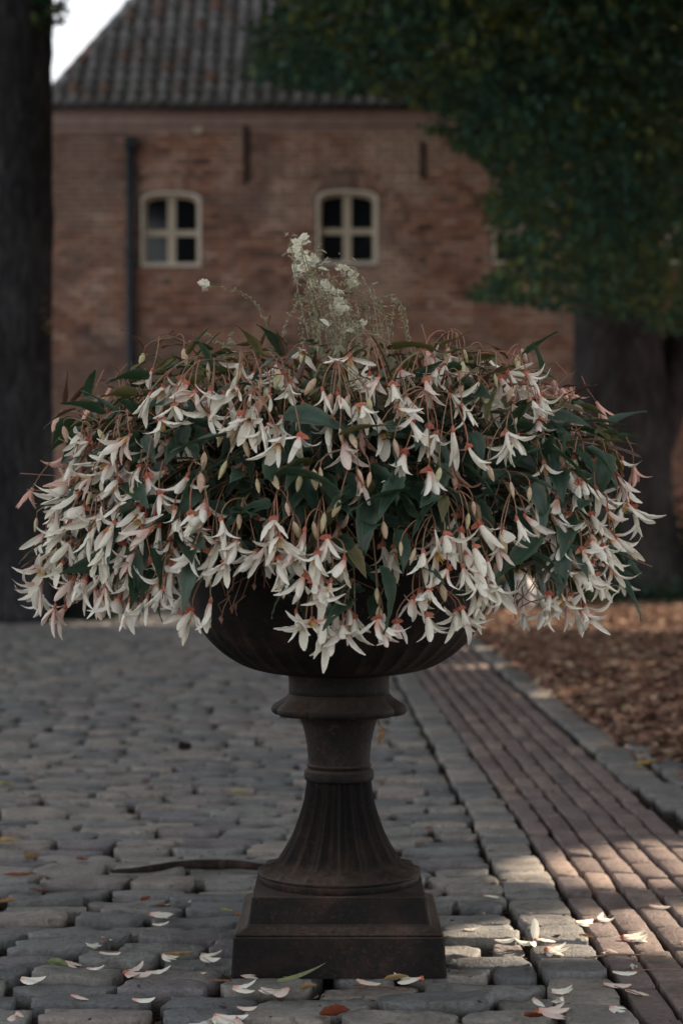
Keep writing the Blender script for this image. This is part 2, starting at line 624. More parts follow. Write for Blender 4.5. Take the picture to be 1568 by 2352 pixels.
def block_vf(nu, nv, seed, hx=1.0, hy=1.0, depth=0.03, rnd=0.12, rough=0.05, edge=0.008, bump=0.003, length=0.18, width=0.10):
    """a worn stone: top skin that rounds over its edges, and side walls. metres, centred"""
    def ring(n, half):
        e = edge / half
        k = n - 6 if n > 8 else n - 4
        inner = np.linspace(-(1 - e * 1.25), 1 - e * 1.25, k)
        if n > 8:
            return np.concatenate([[-1, -1, -(1 - 0.4 * e)], inner, [1 - 0.4 * e, 1, 1]])
        return np.concatenate([[-1, -1], inner, [1, 1]])
    U, W = ring(nu, length / 2), ring(nv, width / 2)
    V = []
    off = seed * 17.3
    for j, w in enumerate(W):
        for i, u in enumerate(U):
            side = (i in (0, nu - 1)) or (j in (0, nv - 1))
            c = (abs(u) * abs(w)) ** 4
            uu, ww = u * (1 - rnd * c), w * (1 - rnd * 1.4 * c)
            x, y = uu * length / 2, ww * width / 2
            ex = mn.noise(Vector((off + 5 * (u > 0), y * 26, 3.1)))
            ey = mn.noise(Vector((x * 17, off + 5 * (w > 0), 7.7))) + 0.5 * mn.noise(Vector((x * 45, off + 9 * (w > 0), 2.2)))
            x += ex * rough * 0.035 * abs(u) ** 2
            y += ey * rough * 0.030 * abs(w) ** 2
            dx, dy = (1 - abs(u)) * length / 2, (1 - abs(w)) * width / 2
            z = -edge * ((1 - min(1, dx / edge)) ** 2 + (1 - min(1, dy / edge)) ** 2) * 0.8
            z -= bump * 0.35 * (abs(u) ** 4 + abs(w) ** 4)
            z += mn.noise(Vector((x * 14 + off, y * 20, off))) * bump * 1.5 + mn.noise(Vector((x * 45, y * 70 + off, 1.0))) * bump * 0.9
            if side:
                z = -depth
                x *= 1.015
                y *= 1.02
            V.append((x, y, z))
    F = []
    for j in range(nv - 1):
        for i in range(nu - 1):
            a = j * nu + i
            F.append((a, a + 1, a + nu + 1, a + nu))
    return np.array(V), F


def soil_shade(v, depth):
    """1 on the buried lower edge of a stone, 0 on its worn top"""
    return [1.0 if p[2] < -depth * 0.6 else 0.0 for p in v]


COB_HI = [block_vf(15, 11, s, rnd=0.13, rough=0.62, edge=0.0042, bump=0.0036, depth=0.046) for s in range(26)]
COB_LO = [block_vf(7, 6, 100 + s, rnd=0.13, rough=0.4, edge=0.0042, bump=0.003, depth=0.044) for s in range(14)]
cob_meshes = [mesh_of('cobblestone', v, f, 'cobble_stone', True, None, soil_shade(v, 0.04)) for v, f in COB_HI]


def wob(x, Y, row):
    return 0.018 * math.sin(1.7 * x + 0.5 * Y) + 0.012 * math.sin(4.1 * x + 1.3 * Y + 0.3)


cobs = []
Y = 2.55
row = 0
while Y < YEND:
    if 4.36 < Y < 4.60:
        d = 0.135
    else:
        d = random.choice([0.082, 0.09, 0.096, 0.102, 0.108, 0.116])
    xl = -(784 / FPX) * Y - 0.75
    xr = XK0 - 0.012 + xkerb(Y)
    x = xr + 0.009 - random.uniform(0, 0.016)
    first = True
    while x > xl:
        L = random.uniform(0.145, 0.215) if random.random() > 0.12 else random.uniform(0.085, 0.13)
        if first and row % 2:
            L *= random.uniform(0.5, 0.8)
        first = False
        gap = random.uniform(0.010, 0.030)
        cobs.append((x - L / 2, Y + d / 2, L, d - random.uniform(0.016, 0.034)))
        x -= L + gap
    Y += d + random.uniform(-0.001, 0.004)
    row += 1


def seen_area(c, w, d):
    # picture area of a flat piece at distance c[1]; 0 when outside the frame
    X, Yc = c
    px = 784 + FPX * X / Yc
    py = 1230 + FPX * CAMH / Yc
    m = 60
    if px < -m or px > 1568 + m or py > 2352 + 40:
        return 0
    return w * d / Yc ** 3


order = sorted(range(len(cobs)), key=lambda i: -seen_area((cobs[i][0], cobs[i][1]), cobs[i][2], cobs[i][3]))
near = set(order[:300])
J = Join()
for i, (x, yy, L, d) in enumerate(cobs):
    y2 = yy + wob(x, yy, 0)
    rz = (wob(x + 0.05, yy, 0) - wob(x - 0.05, yy, 0)) / 0.1 + random.gauss(0, 0.018)
    M = Matrix.Translation((x, y2, random.uniform(-0.013, 0.0035))) @ Matrix.Rotation(rz, 4, 'Z') @ \
        Matrix.Rotation(random.gauss(0, 0.035), 4, 'X') @ Matrix.Rotation(random.gauss(0, 0.02), 4, 'Y')
    S = Matrix.Diagonal((L / 0.18, d / 0.10, 1, 1))
    if i in near:
        link('cobblestone', random.choice(cob_meshes), None, yard, M @ S)
    else:
        v, f = random.choice(COB_LO)
        J.add(v, f, M @ S, random.random(), soil_shade(v, 0.034))
J.build('cobblestones', 'cobble_stone', yard, True, 'stuff')

# kerb row
KERB = [block_vf(11, 13, 50 + s, rnd=0.09, rough=0.25, edge=0.005, bump=0.0022, length=0.13, width=0.17, depth=0.044) for s in range(8)]
kerb_m = [mesh_of('kerb_stone', v, f, 'kerb_stone', True, None, soil_shade(v, 0.04)) for v, f in KERB]
kerb = tag(empty('kerb', (0.45, 3, 0)), kind='structure')
JK = Join()


def kerb_row(x0, x1, ya, yb, xf, lens):
    y = ya
    n = 0
    while y < yb:
        L = random.uniform(*lens)
        xc = (x0 + x1) / 2 + xf(y) + random.gauss(0, 0.004)
        M = Matrix.Translation((xc, y + L / 2, random.uniform(-0.004, 0.004))) @ Matrix.Rotation(random.gauss(0, 0.03), 4, 'Z') @ Matrix.Rotation(random.gauss(0, 0.02), 4, 'X')
        S = Matrix.Diagonal(((x1 - x0 - random.uniform(0.008, 0.018)) / 0.13, (L - random.uniform(0.012, 0.026)) / 0.17, 1, 1))
        k = random.randrange(8)
        if y < 14:
            o = link('kerb_stone', kerb_m[k], None, kerb)
            o.matrix_basis = Matrix.Translation((-0.45, -3, 0)) @ M @ S
        else:
            JK.add(KERB[k][0], KERB[k][1], Matrix.Translation((-0.45, -3, 0)) @ M @ S, random.random(), soil_shade(KERB[k][0], 0.04))
        y += L
        n += 1


kerb_row(XK0, XK1, 2.6, YEND, xkerb, (0.13, 0.24))
kerb_row(XB1 - 0.004, XB1 + 0.146, 4.3, YEND, lambda y: (0.08 * max(0, 6.2 - y) + 0.02) + (0.02 if y > 7 else 0), (0.15, 0.30))
kerb_row(XB1 + 0.17, XB1 + 0.31, 4.3, 7.4, lambda y: (0.10 * max(0, 6.2 - y) + 0.02), (0.15, 0.26))
JK.build('kerb_stones', 'kerb_stone', kerb, True, 'stuff')

# clinker bricks of the path, long side along the path
BR = [block_vf(9, 13, 200 + s, rnd=0.05, rough=0.12, edge=0.0035, bump=0.0013, length=0.075, width=0.21, depth=0.044) for s in range(10)]
BRL = [block_vf(6, 7, 230 + s, rnd=0.05, rough=0.12, edge=0.0035, bump=0.0013, length=0.075, width=0.21, depth=0.034) for s in range(6)]
br_m = [mesh_of('path_brick', v, f, 'clinker', True, None, soil_shade(v, 0.04)) for v, f in BR]
brs = []
ncol = 6
pitch = (XB1 - XK1 + 0.006) / ncol
for c in range(ncol + 3):
    y = 2.6 + random.uniform(0, 0.2)
    while y < (YEND if c < ncol else 5.2 - 0.3 * (c - ncol)):
        L = random.uniform(0.195, 0.222) if random.random() > 0.08 else random.uniform(0.09, 0.12)
        brs.append((XK1 + 0.002 + pitch * (c + 0.5), y + L / 2, pitch - random.uniform(0.009, 0.017), L))
        y += L + random.uniform(0.008, 0.018)
order = sorted(range(len(brs)), key=lambda i: -seen_area((brs[i][0], brs[i][1]), brs[i][2], brs[i][3]))
near = set(order[:298])
J = Join()
for i, (x, y, w, L) in enumerate(brs):
    xf = xkerb(y) * max(0, 1 - (x - XK1) / (XB1 - XK1)) if y > 5.5 else 0
    M = Matrix.Translation((x + xf, y, random.uniform(-0.005, 0.003))) @ Matrix.Rotation(random.gauss(0.0, 0.016), 4, 'Z') @ \
        Matrix.Rotation(random.gauss(0, 0.014), 4, 'X') @ Matrix.Rotation(random.gauss(0, 0.025), 4, 'Y')
    S = Matrix.Diagonal((w / 0.075, L / 0.21, 1, 1))
    if i in near:
        link('path_brick', random.choice(br_m), None, path, M @ S)
    else:
        v, f = random.choice(BRL)
        J.add(v, f, M @ S, random.random(), soil_shade(v, 0.034))
J.build('path_bricks', 'clinker', path, True, 'stuff')

# planting bed on the right with its heap of brown leaves
bv, bf = [], []
nx, ny = 26, 60
for j in range(ny + 1):
    for i in range(nx + 1):
        yy = 4.2 + (29.5 - 4.2) * j / ny
        x0 = 1.10 + 0.16 * max(0, 7.2 - yy) ** 0.8
        xx = x0 + (8.5 - x0) * (i / nx) ** 1.6
        zz = -0.03 + min(1, (xx - x0) / 0.35) * (0.055 + 0.03 * mn.noise(Vector((xx * 1.2, yy * 1.2, 0))))
        bv.append((xx, yy, zz))
for j in range(ny):
    for i in range(nx):
        a = j * (nx + 1) + i
        bf.append((a, a + 1, a + nx + 2, a + nx + 1))
bed = tag(link('planting_bed', mesh_of('planting_bed', bv, bf, 'bed_soil')), kind='structure')


def bed_z(x, y):
    x0 = 1.10 + 0.16 * max(0, 7.2 - y) ** 0.8
    return -0.03 + min(1, max(0, (x - x0)) / 0.35) * (0.055 + 0.03 * mn.noise(Vector((x * 1.2, y * 1.2, 0))))


def scatter(name, mat, n, sampler, smin, smax, parent=None, curl=0.35, flat=0.5, label=None, cat=None):
    """many small curled flakes as one mesh"""
    V = np.zeros((n, 6, 3))
    tones = rng.random(n)
    for k in range(n):
        x, y, z = sampler()
        s = random.uniform(smin, smax)
        w = s * random.uniform(0.35, 0.6)
        c = s * curl * random.uniform(0, 1)
        loc = np.array([(-s / 2, 0, c), (-s * 0.1, -w / 2, 0.2 * c), (s * 0.3, -w * 0.4, 0.3 * c), (s / 2, 0, c * 0.7), (s * 0.25, w * 0.42, 0.3 * c), (-s * 0.15, w / 2, 0.1 * c)])
        R = np.array(Matrix.Rotation(random.uniform(0, 2 * PI), 3, 'Z') @ Matrix.Rotation(random.gauss(0, flat), 3, 'X') @ Matrix.Rotation(random.gauss(0, flat * 0.6), 3, 'Y'))
        V[k] = loc @ R.T + np.array((x, y, z + s * 0.12))
    F = []
    for k in range(n):
        b = 6 * k
        F.append((b, b + 1, b + 2, b + 3))
        F.append((b, b + 3, b + 4, b + 5))
    me = mesh_of(name, V.reshape(-1, 3), F, mat, False, np.repeat(tones, 2))
    o = link(name, me, None, parent)
    tag(o, label, cat, kind='stuff')
    return o


def bed_s():
    while True:
        y = 4.4 + 19 * random.random() ** 0.8
        x = random.uniform(1.02, 0.187 * y + 1.4)
        if x > 1.10 - 0.10 * random.random() ** 2 + 0.16 * max(0, 7.2 - y) ** 0.8:
            return x, y, bed_z(x, y) + random.uniform(0, 0.015)


scatter('leaf_litter', 'mulch', 26000, bed_s, 0.03, 0.085, label='layer of brown and orange dry leaves and bark on the planting bed', cat='leaf litter')


def joint_s():
    Y = 2.7 + 9 * random.random() ** 1.8
    x = random.uniform(-(784 / FPX) * Y - 0.4, min(1.0, 0.187 * Y + 0.3))
    return x, Y, -0.040 + random.uniform(0, 0.016) * random.random()


scatter('joint_debris', 'litter', 40000, joint_s, 0.004, 0.016, label='fine dry debris and grit caught in the joints of the paving', cat='debris')


def moss_s():
    c = random.choice(MOSS)
    return c[0] + random.gauss(0, 0.05), c[1] + random.gauss(0, 0.025), -0.034 + random.uniform(0, 0.014)


MOSS = [(random.uniform(-1.3, 0.9), random.uniform(3.2, 8.5)) for _ in range(46)] + [tuple(G(30, 1662))[:2], tuple(G(60, 1664))[:2], tuple(G(90, 1664))[:2]] * 4
scatter('joint_moss', 'hedge_leaf', 5000, moss_s, 0.005, 0.014, label='small dark tufts of moss growing in the joints of the paving', cat='moss')


def top_s():
    Y = 2.9 + 9 * random.random() ** 1.5
    x = random.uniform(-(784 / FPX) * Y - 0.2, min(1.0, 0.187 * Y + 0.2))
    return x, Y, 0.0


scatter('blown_bits', 'litter', 420, top_s, 0.006, 0.02, flat=0.15, label='tiny bits of dry leaf strewn over the paving stones', cat='debris')

# ------------------------------------------------------------------ brick house
HY = 30.0
ZE = 7.66                      # top of the brickwork
HX0, HX1 = -4.75, 8.2
house = tag(empty('brick_house', (0, HY, 0)), 'old brown brick house with grey pantiled roof and arched cream windows', 'house')
house_inv = Matrix.Translation((0, -HY, 0))


def hp(name, me, kind=None, parent=house, matrix=None):
    """parts of the house are written in world metres"""
    o = bpy.data.objects.new(name, me)
    COL.objects.link(o)
    o.parent = parent
    if parent is house:
        o.matrix_basis = house_inv @ (matrix if matrix is not None else Matrix.Identity(4))
    elif matrix is not None:
        o.matrix_basis = matrix
    if kind:
        o['kind'] = kind
    return o


def hbox(name, x0, x1, y0, y1, z0, z1, mat, parent=house, bevel=0):
    v, f = box_vf(x0, x1, y0, y1, z0, z1)
    o = hp(name, mesh_of(name, v, f, mat, False), parent=parent)
    if bevel:
        b = o.modifiers.new('bevel', 'BEVEL')
        b.width = bevel
        b.segments = 1
    return o


def WX(x):
    return (x - CX) * HY / FPX


def WZ(y):
    return CAMH + (CY - y) * HY / FPX


wins = [(WX(324), WX(462), WZ(612), WZ(440)), (WX(727), WX(867), WZ(608), WZ(436)), (WX(1130), WX(1268), WZ(606), WZ(434)), (WX(1532), WX(1670), WZ(606), WZ(434))]


def arch_z(w, x):
    """height of the arched head of an opening at x"""
    xc, hw = (w[0] + w[1]) / 2, (w[1] - w[0]) / 2
    u = min(1, abs(x - xc) / hw)
    return w[3] - 0.055 * u * u - 0.05 * max(0, u - 0.8) / 0.2


# wall sheet with holes is the mortar; built from strips round the openings
Wv, Wf = [], []
xs = [HX0]
for w in wins:
    xs += [w[0], w[1]]
xs.append(HX1)
ym = HY + 0.012


def quad(a, b, c, d):
    n = len(Wv)
    Wv.extend([a, b, c, d])
    Wf.append((n, n + 1, n + 2, n + 3))


for i in range(0, len(xs) - 1, 2):
    quad((xs[i], ym, -0.03), (xs[i + 1], ym, -0.03), (xs[i + 1], ym, ZE), (xs[i], ym, ZE))
for w in wins:
    quad((w[0], ym, -0.03), (w[1], ym, -0.03), (w[1], ym, w[2]), (w[0], ym, w[2]))
    n = 10
    for k in range(n):
        xa, xb = w[0] + (w[1] - w[0]) * k / n, w[0] + (w[1] - w[0]) * (k + 1) / n
        quad((xa, ym, arch_z(w, xa)), (xb, ym, arch_z(w, xb)), (xb, ym, ZE), (xa, ym, ZE))
quad((HX0, ym, -0.03), (HX0, ym, ZE), (HX0, ym + 9, ZE), (HX0, ym + 9, -0.03))
wall = hp('wall', mesh_of('wall', Wv, Wf, 'mortar', False))
# bricks
BRICK_V, BRICK_F = box_vf(-0.5, 0.5, 0, 1, -0.5, 0.5, False)
brick_me = mesh_of('brick', BRICK_V, BRICK_F, 'house_brick', False)
bricks = []
pz = 0.09
rows = int(ZE / pz)
for r in range(rows):
    z = r * pz + pz / 2
    if z > ZE - 0.12:
        continue
    x = HX0 + (0.0 if r % 2 else -0.13)
    k = 0
    while x < HX1:
        L = 0.245
        if r % 4 == 3 and random.random() < 0.9:
            L = 0.115
        x0, x1 = max(x, HX0), min(x + L, HX1)
        segs = [(x0, x1)]
        for w in wins:
            out = []
            for a, b in segs:
                hit = False
                if b > w[0] - 0.02 and a < w[1] + 0.02:
                    mid = min(max((a + b) / 2, w[0]), w[1])
                    top = arch_z(w, mid) + 0.30
                    if w[2] - 0.02 < z < top:
                        hit = True
                        m = 0.02 if z < w[3] - 0.15 else 0.05
                        if a < w[0] - m - 0.03:
                            out.append((a, w[0] - m))
                        if b > w[1] + m + 0.03:
                            out.append((w[1] + m, b))
                if not hit:
                    out.append((a, b))
            segs = out
        for a, b in segs:
            if b - a > 0.03:
                bricks.append(((a + b) / 2, z, b - a, 0.072, 0.0))
        x += L + 0.016
for w in wins:      # soldier arches
    n = 16
    xc, hw = (w[0] + w[1]) / 2, (w[1] - w[0]) / 2 + 0.03
    for k in range(n):
        u = (k + 0.5) / n * 2 - 1
        x = xc + u * hw
        bricks.append((x + u * 0.03, arch_z(w, x) + 0.155 - 0.01, 2 * hw / n - 0.012, 0.23, -u * 0.25))


def wall_seen(b):
    px = CX + FPX * b[0] / HY
    py = CY - FPX * (b[1] - CAMH) / HY
    if not (125 < px < 1300 and 265 < py < 780):
        return 0
    if px > 1130 and py < 450:
        return 0
    return b[2] * b[3] + 0.0005 * random.random()


order = sorted(range(len(bricks)), key=lambda i: -wall_seen(bricks[i]))
near = set(order[:300])
J = Join()
for i, (x, z, L, h, rot) in enumerate(bricks):
    dep = random.uniform(0.012, 0.034)
    M = Matrix.Translation((x, HY + 0.012 - dep, z)) @ Matrix.Rotation(rot, 4, 'Y') @ Matrix.Diagonal((L, dep + 0.0, h, 1))
    if i in near:
        hp('brick', brick_me, parent=wall, matrix=M)
    else:
        J.add(BRICK_V, BRICK_F, M, random.random())
ob = J.build('bricks', 'house_brick', wall, False, 'stuff')

# windows
for wi, w in enumerate(wins):
    fr = hp('window', mesh_of('window', *(lambda: box_vf(w[0] + 0.001, w[0] + 0.002, HY + 0.2, HY + 0.201, w[2] + 0.1, w[2] + 0.101))(), 'window_paint', False))
    # reveal: white plastered band lining the opening
    n = 12
    rim_o = [(w[0], w[2]), (w[1], w[2])] + [(w[1] + (w[0] - w[1]) * k / n, arch_z(w, w[1] + (w[0] - w[1]) * k / n)) for k in range(n + 1)]
    th = 0.034

    def inner(p):
        xc, zc = (w[0] + w[1]) / 2, (w[2] + w[3]) / 2
        return (xc + (p[0] - xc) * (1 - th / ((w[1] - w[0]) / 2)), zc + (p[1] - zc) * (1 - th / ((w[3] - w[2]) / 2)))
    rim_i = [inner(p) for p in rim_o]
    m = len(rim_o)
    V, F = [], []
    for (a, b) in zip(rim_o, rim_i):
        V += [(a[0], HY - 0.012, a[1]), (b[0], HY - 0.012, b[1]), (b[0], HY + 0.17, b[1]), (a[0], HY + 0.17, a[1])]
    for k in range(m):
        k2 = (k + 1) % m
        for e in range(4):
            e2 = (e + 1) % 4
            F.append((k * 4 + e, k2 * 4 + e, k2 * 4 + e2, k * 4 + e2))
    rv = hp('reveal', mesh_of('reveal', V, F, 'plaster_reveal', False), parent=fr)
    # painted timber frame behind
    ins = [inner(p) for p in rim_o]
    fw = 0.048
    V, F = [], []
    xc, zc = (w[0] + w[1]) / 2, (w[2] + w[3]) / 2
    hw, hh = (w[1] - w[0]) / 2 - th, (w[3] - w[2]) / 2 - th
    for a in ins:
        b = (xc + (a[0] - xc) * (1 - fw / hw), zc + (a[1] - zc) * (1 - fw / hh))
        V += [(a[0], HY + 0.12, a[1]), (b[0], HY + 0.12, b[1]), (b[0], HY + 0.19, b[1]), (a[0], HY + 0.19, a[1])]
    for k in range(m):
        k2 = (k + 1) % m
        for e in range(4):
            e2 = (e + 1) % 4
            F.append((k * 4 + e, k2 * 4 + e, k2 * 4 + e2, k * 4 + e2))
    hp('frame', mesh_of('frame', V, F, 'window_paint', False), parent=fr)
    v, f = box_vf(xc - 0.07, xc + 0.07, HY + 0.118, HY + 0.188, w[2] + th, w[3] - th - 0.01)
    hp('mullion', mesh_of('mullion', v, f, 'window_paint', False), parent=fr)
    zt = w[2] + 0.46 * (w[3] - w[2])
    for s in (-1, 1):
        xa, xb = (xc - hw + fw - 0.004, xc - 0.07) if s < 0 else (xc + 0.07, xc + hw - fw + 0.004)
        v, f = box_vf(xa, xb, HY + 0.125, HY + 0.185, zt - 0.05, zt + 0.05)
        hp('glazing_bar', mesh_of('glazing_bar', v, f, 'window_paint', False), parent=fr)
        for (za, zb) in ((w[2] + th + 0.01, zt), (zt, w[3] - th - 0.005)):
            v, f = box_vf(xa - 0.02, xb + 0.02, HY + 0.155, HY + 0.165, za, zb)
            hp('pane', mesh_of('pane', v, f, 'window_glass', False), parent=fr)
    v, f = box_vf(w[0] + 0.003, w[1] - 0.003, HY + 0.1901, HY + 0.6, w[2], w[3])
    # dark room behind the panes
    hp('room_lining', mesh_of('room_lining', v, f, 'dark_room', False), parent=fr)

# eaves: moulded board, gutter
hbox('eave_board', HX0 - 0.1, HX1, HY - 0.09, HY + 0.3, ZE - 0.10, ZE + 0.09, 'eave_board')
hbox('frieze', HX0, HX1, HY - 0.035, HY + 0.011, ZE - 0.20, ZE - 0.102, 'eave_board')
gp = []
V, F = [], []
for i, x in enumerate((HX0 - 0.15, HX1 + 0.1)):
    for k in range(9):
        a = PI + PI * k / 8
        V.append((x, HY - 0.19 + 0.085 * math.cos(a), ZE + 0.19 + 0.085 * math.sin(a)))
for k in range(8):
    F.append((k, k + 1, 9 + k + 1, 9 + k))
g = hp('gutter', mesh_of('gutter', V, F, 'gutter_metal'))
md = g.modifiers.new('thick', 'SOLIDIFY')
md.thickness = 0.006
# roof: pitched plane of pantiles, hip edge to the left
PITCH = math.radians(50)
NR = 26
run = 5.6
Z0 = ZE + 0.14
ey = HY - 0.26


def hipx(t):       # left edge of the roof plane at distance t up the run
    return -4.93 + 0.69 * t


roofV = [(hipx(0), ey, Z0), (HX1 + 0.2, ey, Z0), (HX1 + 0.2, ey + run, Z0 + run * math.tan(PITCH)), (hipx(run), ey + run, Z0 + run * math.tan(PITCH)),
         (hipx(0), ey + 2 * run, Z0), (HX1 + 0.2, ey + 2 * run, Z0)]
roof = hp('roof', mesh_of('roof', roofV, [(0, 1, 2, 3), (3, 2, 5, 4), (0, 3, 4)], 'roof_tile', False))
TW, TL = 0.245, 0.29
tv, tf = [], []
prof = [(-0.5, 0.0), (-0.38, 0.055), (-0.22, 0.080), (-0.06, 0.055), (0.06, 0.006), (0.24, -0.012), (0.40, 0.0), (0.53, 0.035)]
trim = [0.9, 0.25, 0, 0.15, 0.9, 1, 1, 0.5] * 3
for (v_, lift) in ((0.0, 0.030), (1.12, 0.004)):
    for (u, h) in prof:
        tv.append((u * TW, v_ * TL, h + lift))
for (u, h) in prof:
    tv.append((u * TW, 0.0, h + lift - 0.004))
npf = len(prof)
for k in range(npf - 1):
    tf.append((k, k + 1, npf + k + 1, npf + k))
    tf.append((2 * npf + k, 2 * npf + k + 1, k + 1, k))
tv = np.array(tv)
tile_me = mesh_of('roof_tile', tv, tf, 'roof_tile', True, None, trim)
RotP = Matrix.Rotation(PITCH, 4, 'X')
slen = run / math.cos(PITCH)
tiles = []
r = 0
s = 0.0
while s < slen - 0.1:
    t = s * math.cos(PITCH)
    x = hipx(t) + 0.1 + ((TW - (hipx(t) - hipx(0)) % TW) % TW)
    while x < HX1 + 0.15:
        tiles.append((x, s))
        x += TW
    s += TL
    r += 1


def tile_seen(t):
    x, s = t
    yy = ey + s * math.cos(PITCH)
    zz = Z0 + s * math.sin(PITCH)
    px, py = CX + FPX * x / yy, CY - FPX * (zz - CAMH) / yy
    return 1.0 / yy if (110 < px < 960 and -30 < py and (px < 640 or py > 150)) else 0


order = sorted(range(len(tiles)), key=lambda i: -tile_seen(tiles[i]))
near = set(order[:300])
J = Join()
for i, (x, s) in enumerate(tiles):
    M = Matrix.Translation((x + random.gauss(0, 0.006), ey + s * math.cos(PITCH), Z0 + s * math.sin(PITCH) + 0.012)) @ RotP @ Matrix.Rotation(random.gauss(0, 0.02), 4, 'Z')
    if i in near:
        hp('tile', tile_me, parent=roof, matrix=M)
    else:
        J.add(tv, tf, M, random.random(), trim)
J.build('tiles', 'roof_tile', roof, True, 'stuff')
# hip tiles
for k in range(24):
    t = k * 0.24
    M = Matrix.Translation((hipx(t) + 0.05, ey + t, Z0 + t * math.tan(PITCH) + 0.05))
    d = Vector((0.69, 1.0, math.tan(PITCH))).normalized()
    V, F = tube_vf([Vector((0, 0, 0)), d * 0.42], [0.10, 0.085], 8)
    hp('hip_tile', mesh_of('hip_tile', V, F, 'roof_tile'), parent=roof, matrix=M)

# downpipe, wall anchors, highlight disc
dx = WX(302)
dp = hp('downpipe', mesh_of('downpipe', *tube_vf([Vector((dx, HY - 0.11, -0.02)), Vector((dx, HY - 0.11, WZ(335)))], 0.072, 12), 'pipe_metal'))
v, f = box_vf(dx - 0.085, dx + 0.10, HY - 0.2, HY - 0.012, WZ(345), WZ(318))
hp('pipe_hopper', mesh_of('pipe_hopper', v, f, 'pipe_metal', False), parent=dp)
for zz in (1.2, 3.4, 5.4):
    v, f = box_vf(dx - 0.08, dx + 0.08, HY - 0.18, HY - 0.013, zz, zz + 0.03)
    hp('pipe_clip', mesh_of('pipe_clip', v, f, 'pipe_metal', False), parent=dp)
for (ax, y0, y1) in ((565, 290, 422), (970, 325, 412)):
    x = WX(ax)
    hbox('wall_anchor', x - 0.045, x + 0.045, HY - 0.06, HY - 0.015, WZ(y1), WZ(y0), 'anchor_iron', bevel=0.008)
V, F = tube_vf([Vector((WX(455), HY - 0.05, WZ(298))), Vector((WX(455), HY - 0.013, WZ(298)))], 0.085, 20)
hp('bokeh_disc', mesh_of('bokeh_disc', V, F, 'pale_bokeh', False))  # pale disc modelled in place of a blurred light spot

# far ochre house seen past the right tree
far = tag(empty('rendered_house', (9, 44, 0)), 'pale ochre rendered house glimpsed past the big tree trunk on the right', 'house')
o = box('wall', 0, 12, 0, 6, 0, 7.5, 'ochre_render', far)
o.location = (-1.0, 0, 0)
V = [(-0.3, -0.3, 0), (12.3, -0.3, 0), (12.3, 6.3, 0), (-0.3, 6.3, 0), (-0.3, 3, 3.2), (12.3, 3, 3.2)]
o = link('roof', mesh_of('roof', V, [(0, 1, 5, 4), (2, 3, 4, 5), (0, 4, 3), (1, 2, 5), (0, 3, 2, 1)], 'roof_tile', False), None, far)
o.location = (-1.0, 0, 7.51)

# ------------------------------------------------------------------ trees


def trunk_mesh(name, pts, radii, mat, sides=40, ridge=0.06, lump=0.10, seed=0.0, parent=None, flare=None):
    V, F = tube_vf(pts, radii, sides)
    n = len(pts)
    out = []
    for i in range(n):
        c = Vector(pts[i])
        for k in range(sides):
            v = V[i * sides + k]
            d = v - c
            r = d.length
            a = 2 * PI * k / sides
            nz = mn.noise(Vector((math.cos(a) * 2.2, math.sin(a) * 2.2, c.z * 0.7 + seed))) * lump * 2
            nr = mn.noise(Vector((math.cos(a) * 9, math.sin(a) * 9, c.z * 1.6 + seed))) * ridge * 1.5
            nb = mn.noise(Vector((math.cos(a) * 4, math.sin(a) * 4, c.z * 4 + seed))) * lump * 0.6
            out.append(c + d * (1 + nz + nr + nb))
    return link(name, mesh_of(name, out, F, mat), None, parent)


HOLES = [(G(1465, 1974), 0.09), (G(1545, 1986), 0.12),
         (G(1335, 2128), 0.05), (G(1400, 2140), 0.09), (G(1480, 2140), 0.12), (G(1560, 2150), 0.14), (G(1535, 2190), 0.09), (G(1262, 2128), 0.01), (G(1440, 2178), 0.06),
         (G(330, 1430), 0.32), (G(400, 1430), 0.35), (G(460, 1430), 0.3),
         (G(305, 1419), 0.5), (G(360, 1419), 0.5), (G(410, 1419), 0.5), (G(460, 1419), 0.5),
         (G(1160, 1410), 0.16), (G(1230, 1412), 0.18), (G(1290, 1410), 0.13), (G(1120, 1372), 0.25), (G(1180, 1375), 0.2), (G(1010, 1382), 0.3),
         (G(1110, 1452), 0.14), (G(1180, 1450), 0.12), (G(1050, 1490), 0.1), (G(1480, 1414), 0.12), (G(1290, 1590), 0.07), (G(1100, 1530), 0.06), (G(1450, 1540), 0.05)]
HC = np.array([[p.x, p.y, p.z] for p, r_ in HOLES])
HR = np.array([r_ * 0.9 + (0.155 if p.y < 8 else 0.15) for p, r_ in HOLES])
SD = np.array(SUN_DIR)


def in_hole(p):  # leaf lies on a sun ray cleared to shape the sun patches
    d = p - HC
    t = d @ SD
    perp = d - np.outer(t, SD)
    q = (perp ** 2).sum(1)
    return bool((q < HR ** 2).any())


def crown(name, parent, n, sampler, size, mat, accept, seed=0):
    V = np.zeros((n, 4, 3))
    cnt = 0
    tries = 0
    while cnt < n and tries < n * 12:
        tries += 1
        p = np.array(sampler())
        if not accept(p) or in_hole(p):
            continue
        s = size * random.uniform(0.7, 1.25)
        R = np.array(Matrix.Rotation(random.uniform(0, 2 * PI), 3, 'Z') @ Matrix.Rotation(random.gauss(0.5, 0.5), 3, 'X'))
        loc = np.array([(0, -s * 0.55, 0), (s * 0.36, -s * 0.05, s * 0.09), (0, s * 0.55, -s * 0.08), (-s * 0.36, -s * 0.05, s * 0.09)])
        V[cnt] = loc @ R.T + p
        cnt += 1
    V = V[:cnt]
    F = (np.arange(cnt)[:, None] * 4 + np.array([0, 1, 2, 3])[None, :]).tolist()
    o = link(name, mesh_of(name, V.reshape(-1, 3) - np.array(parent.location), F, mat, False, rng.random(cnt)), None, parent)
    return o


def proj(p):
    if p[1] < 0.5:
        return None
    return CX + FPX * p[0] / p[1], CY - FPX * (p[2] - CAMH) / p[1]


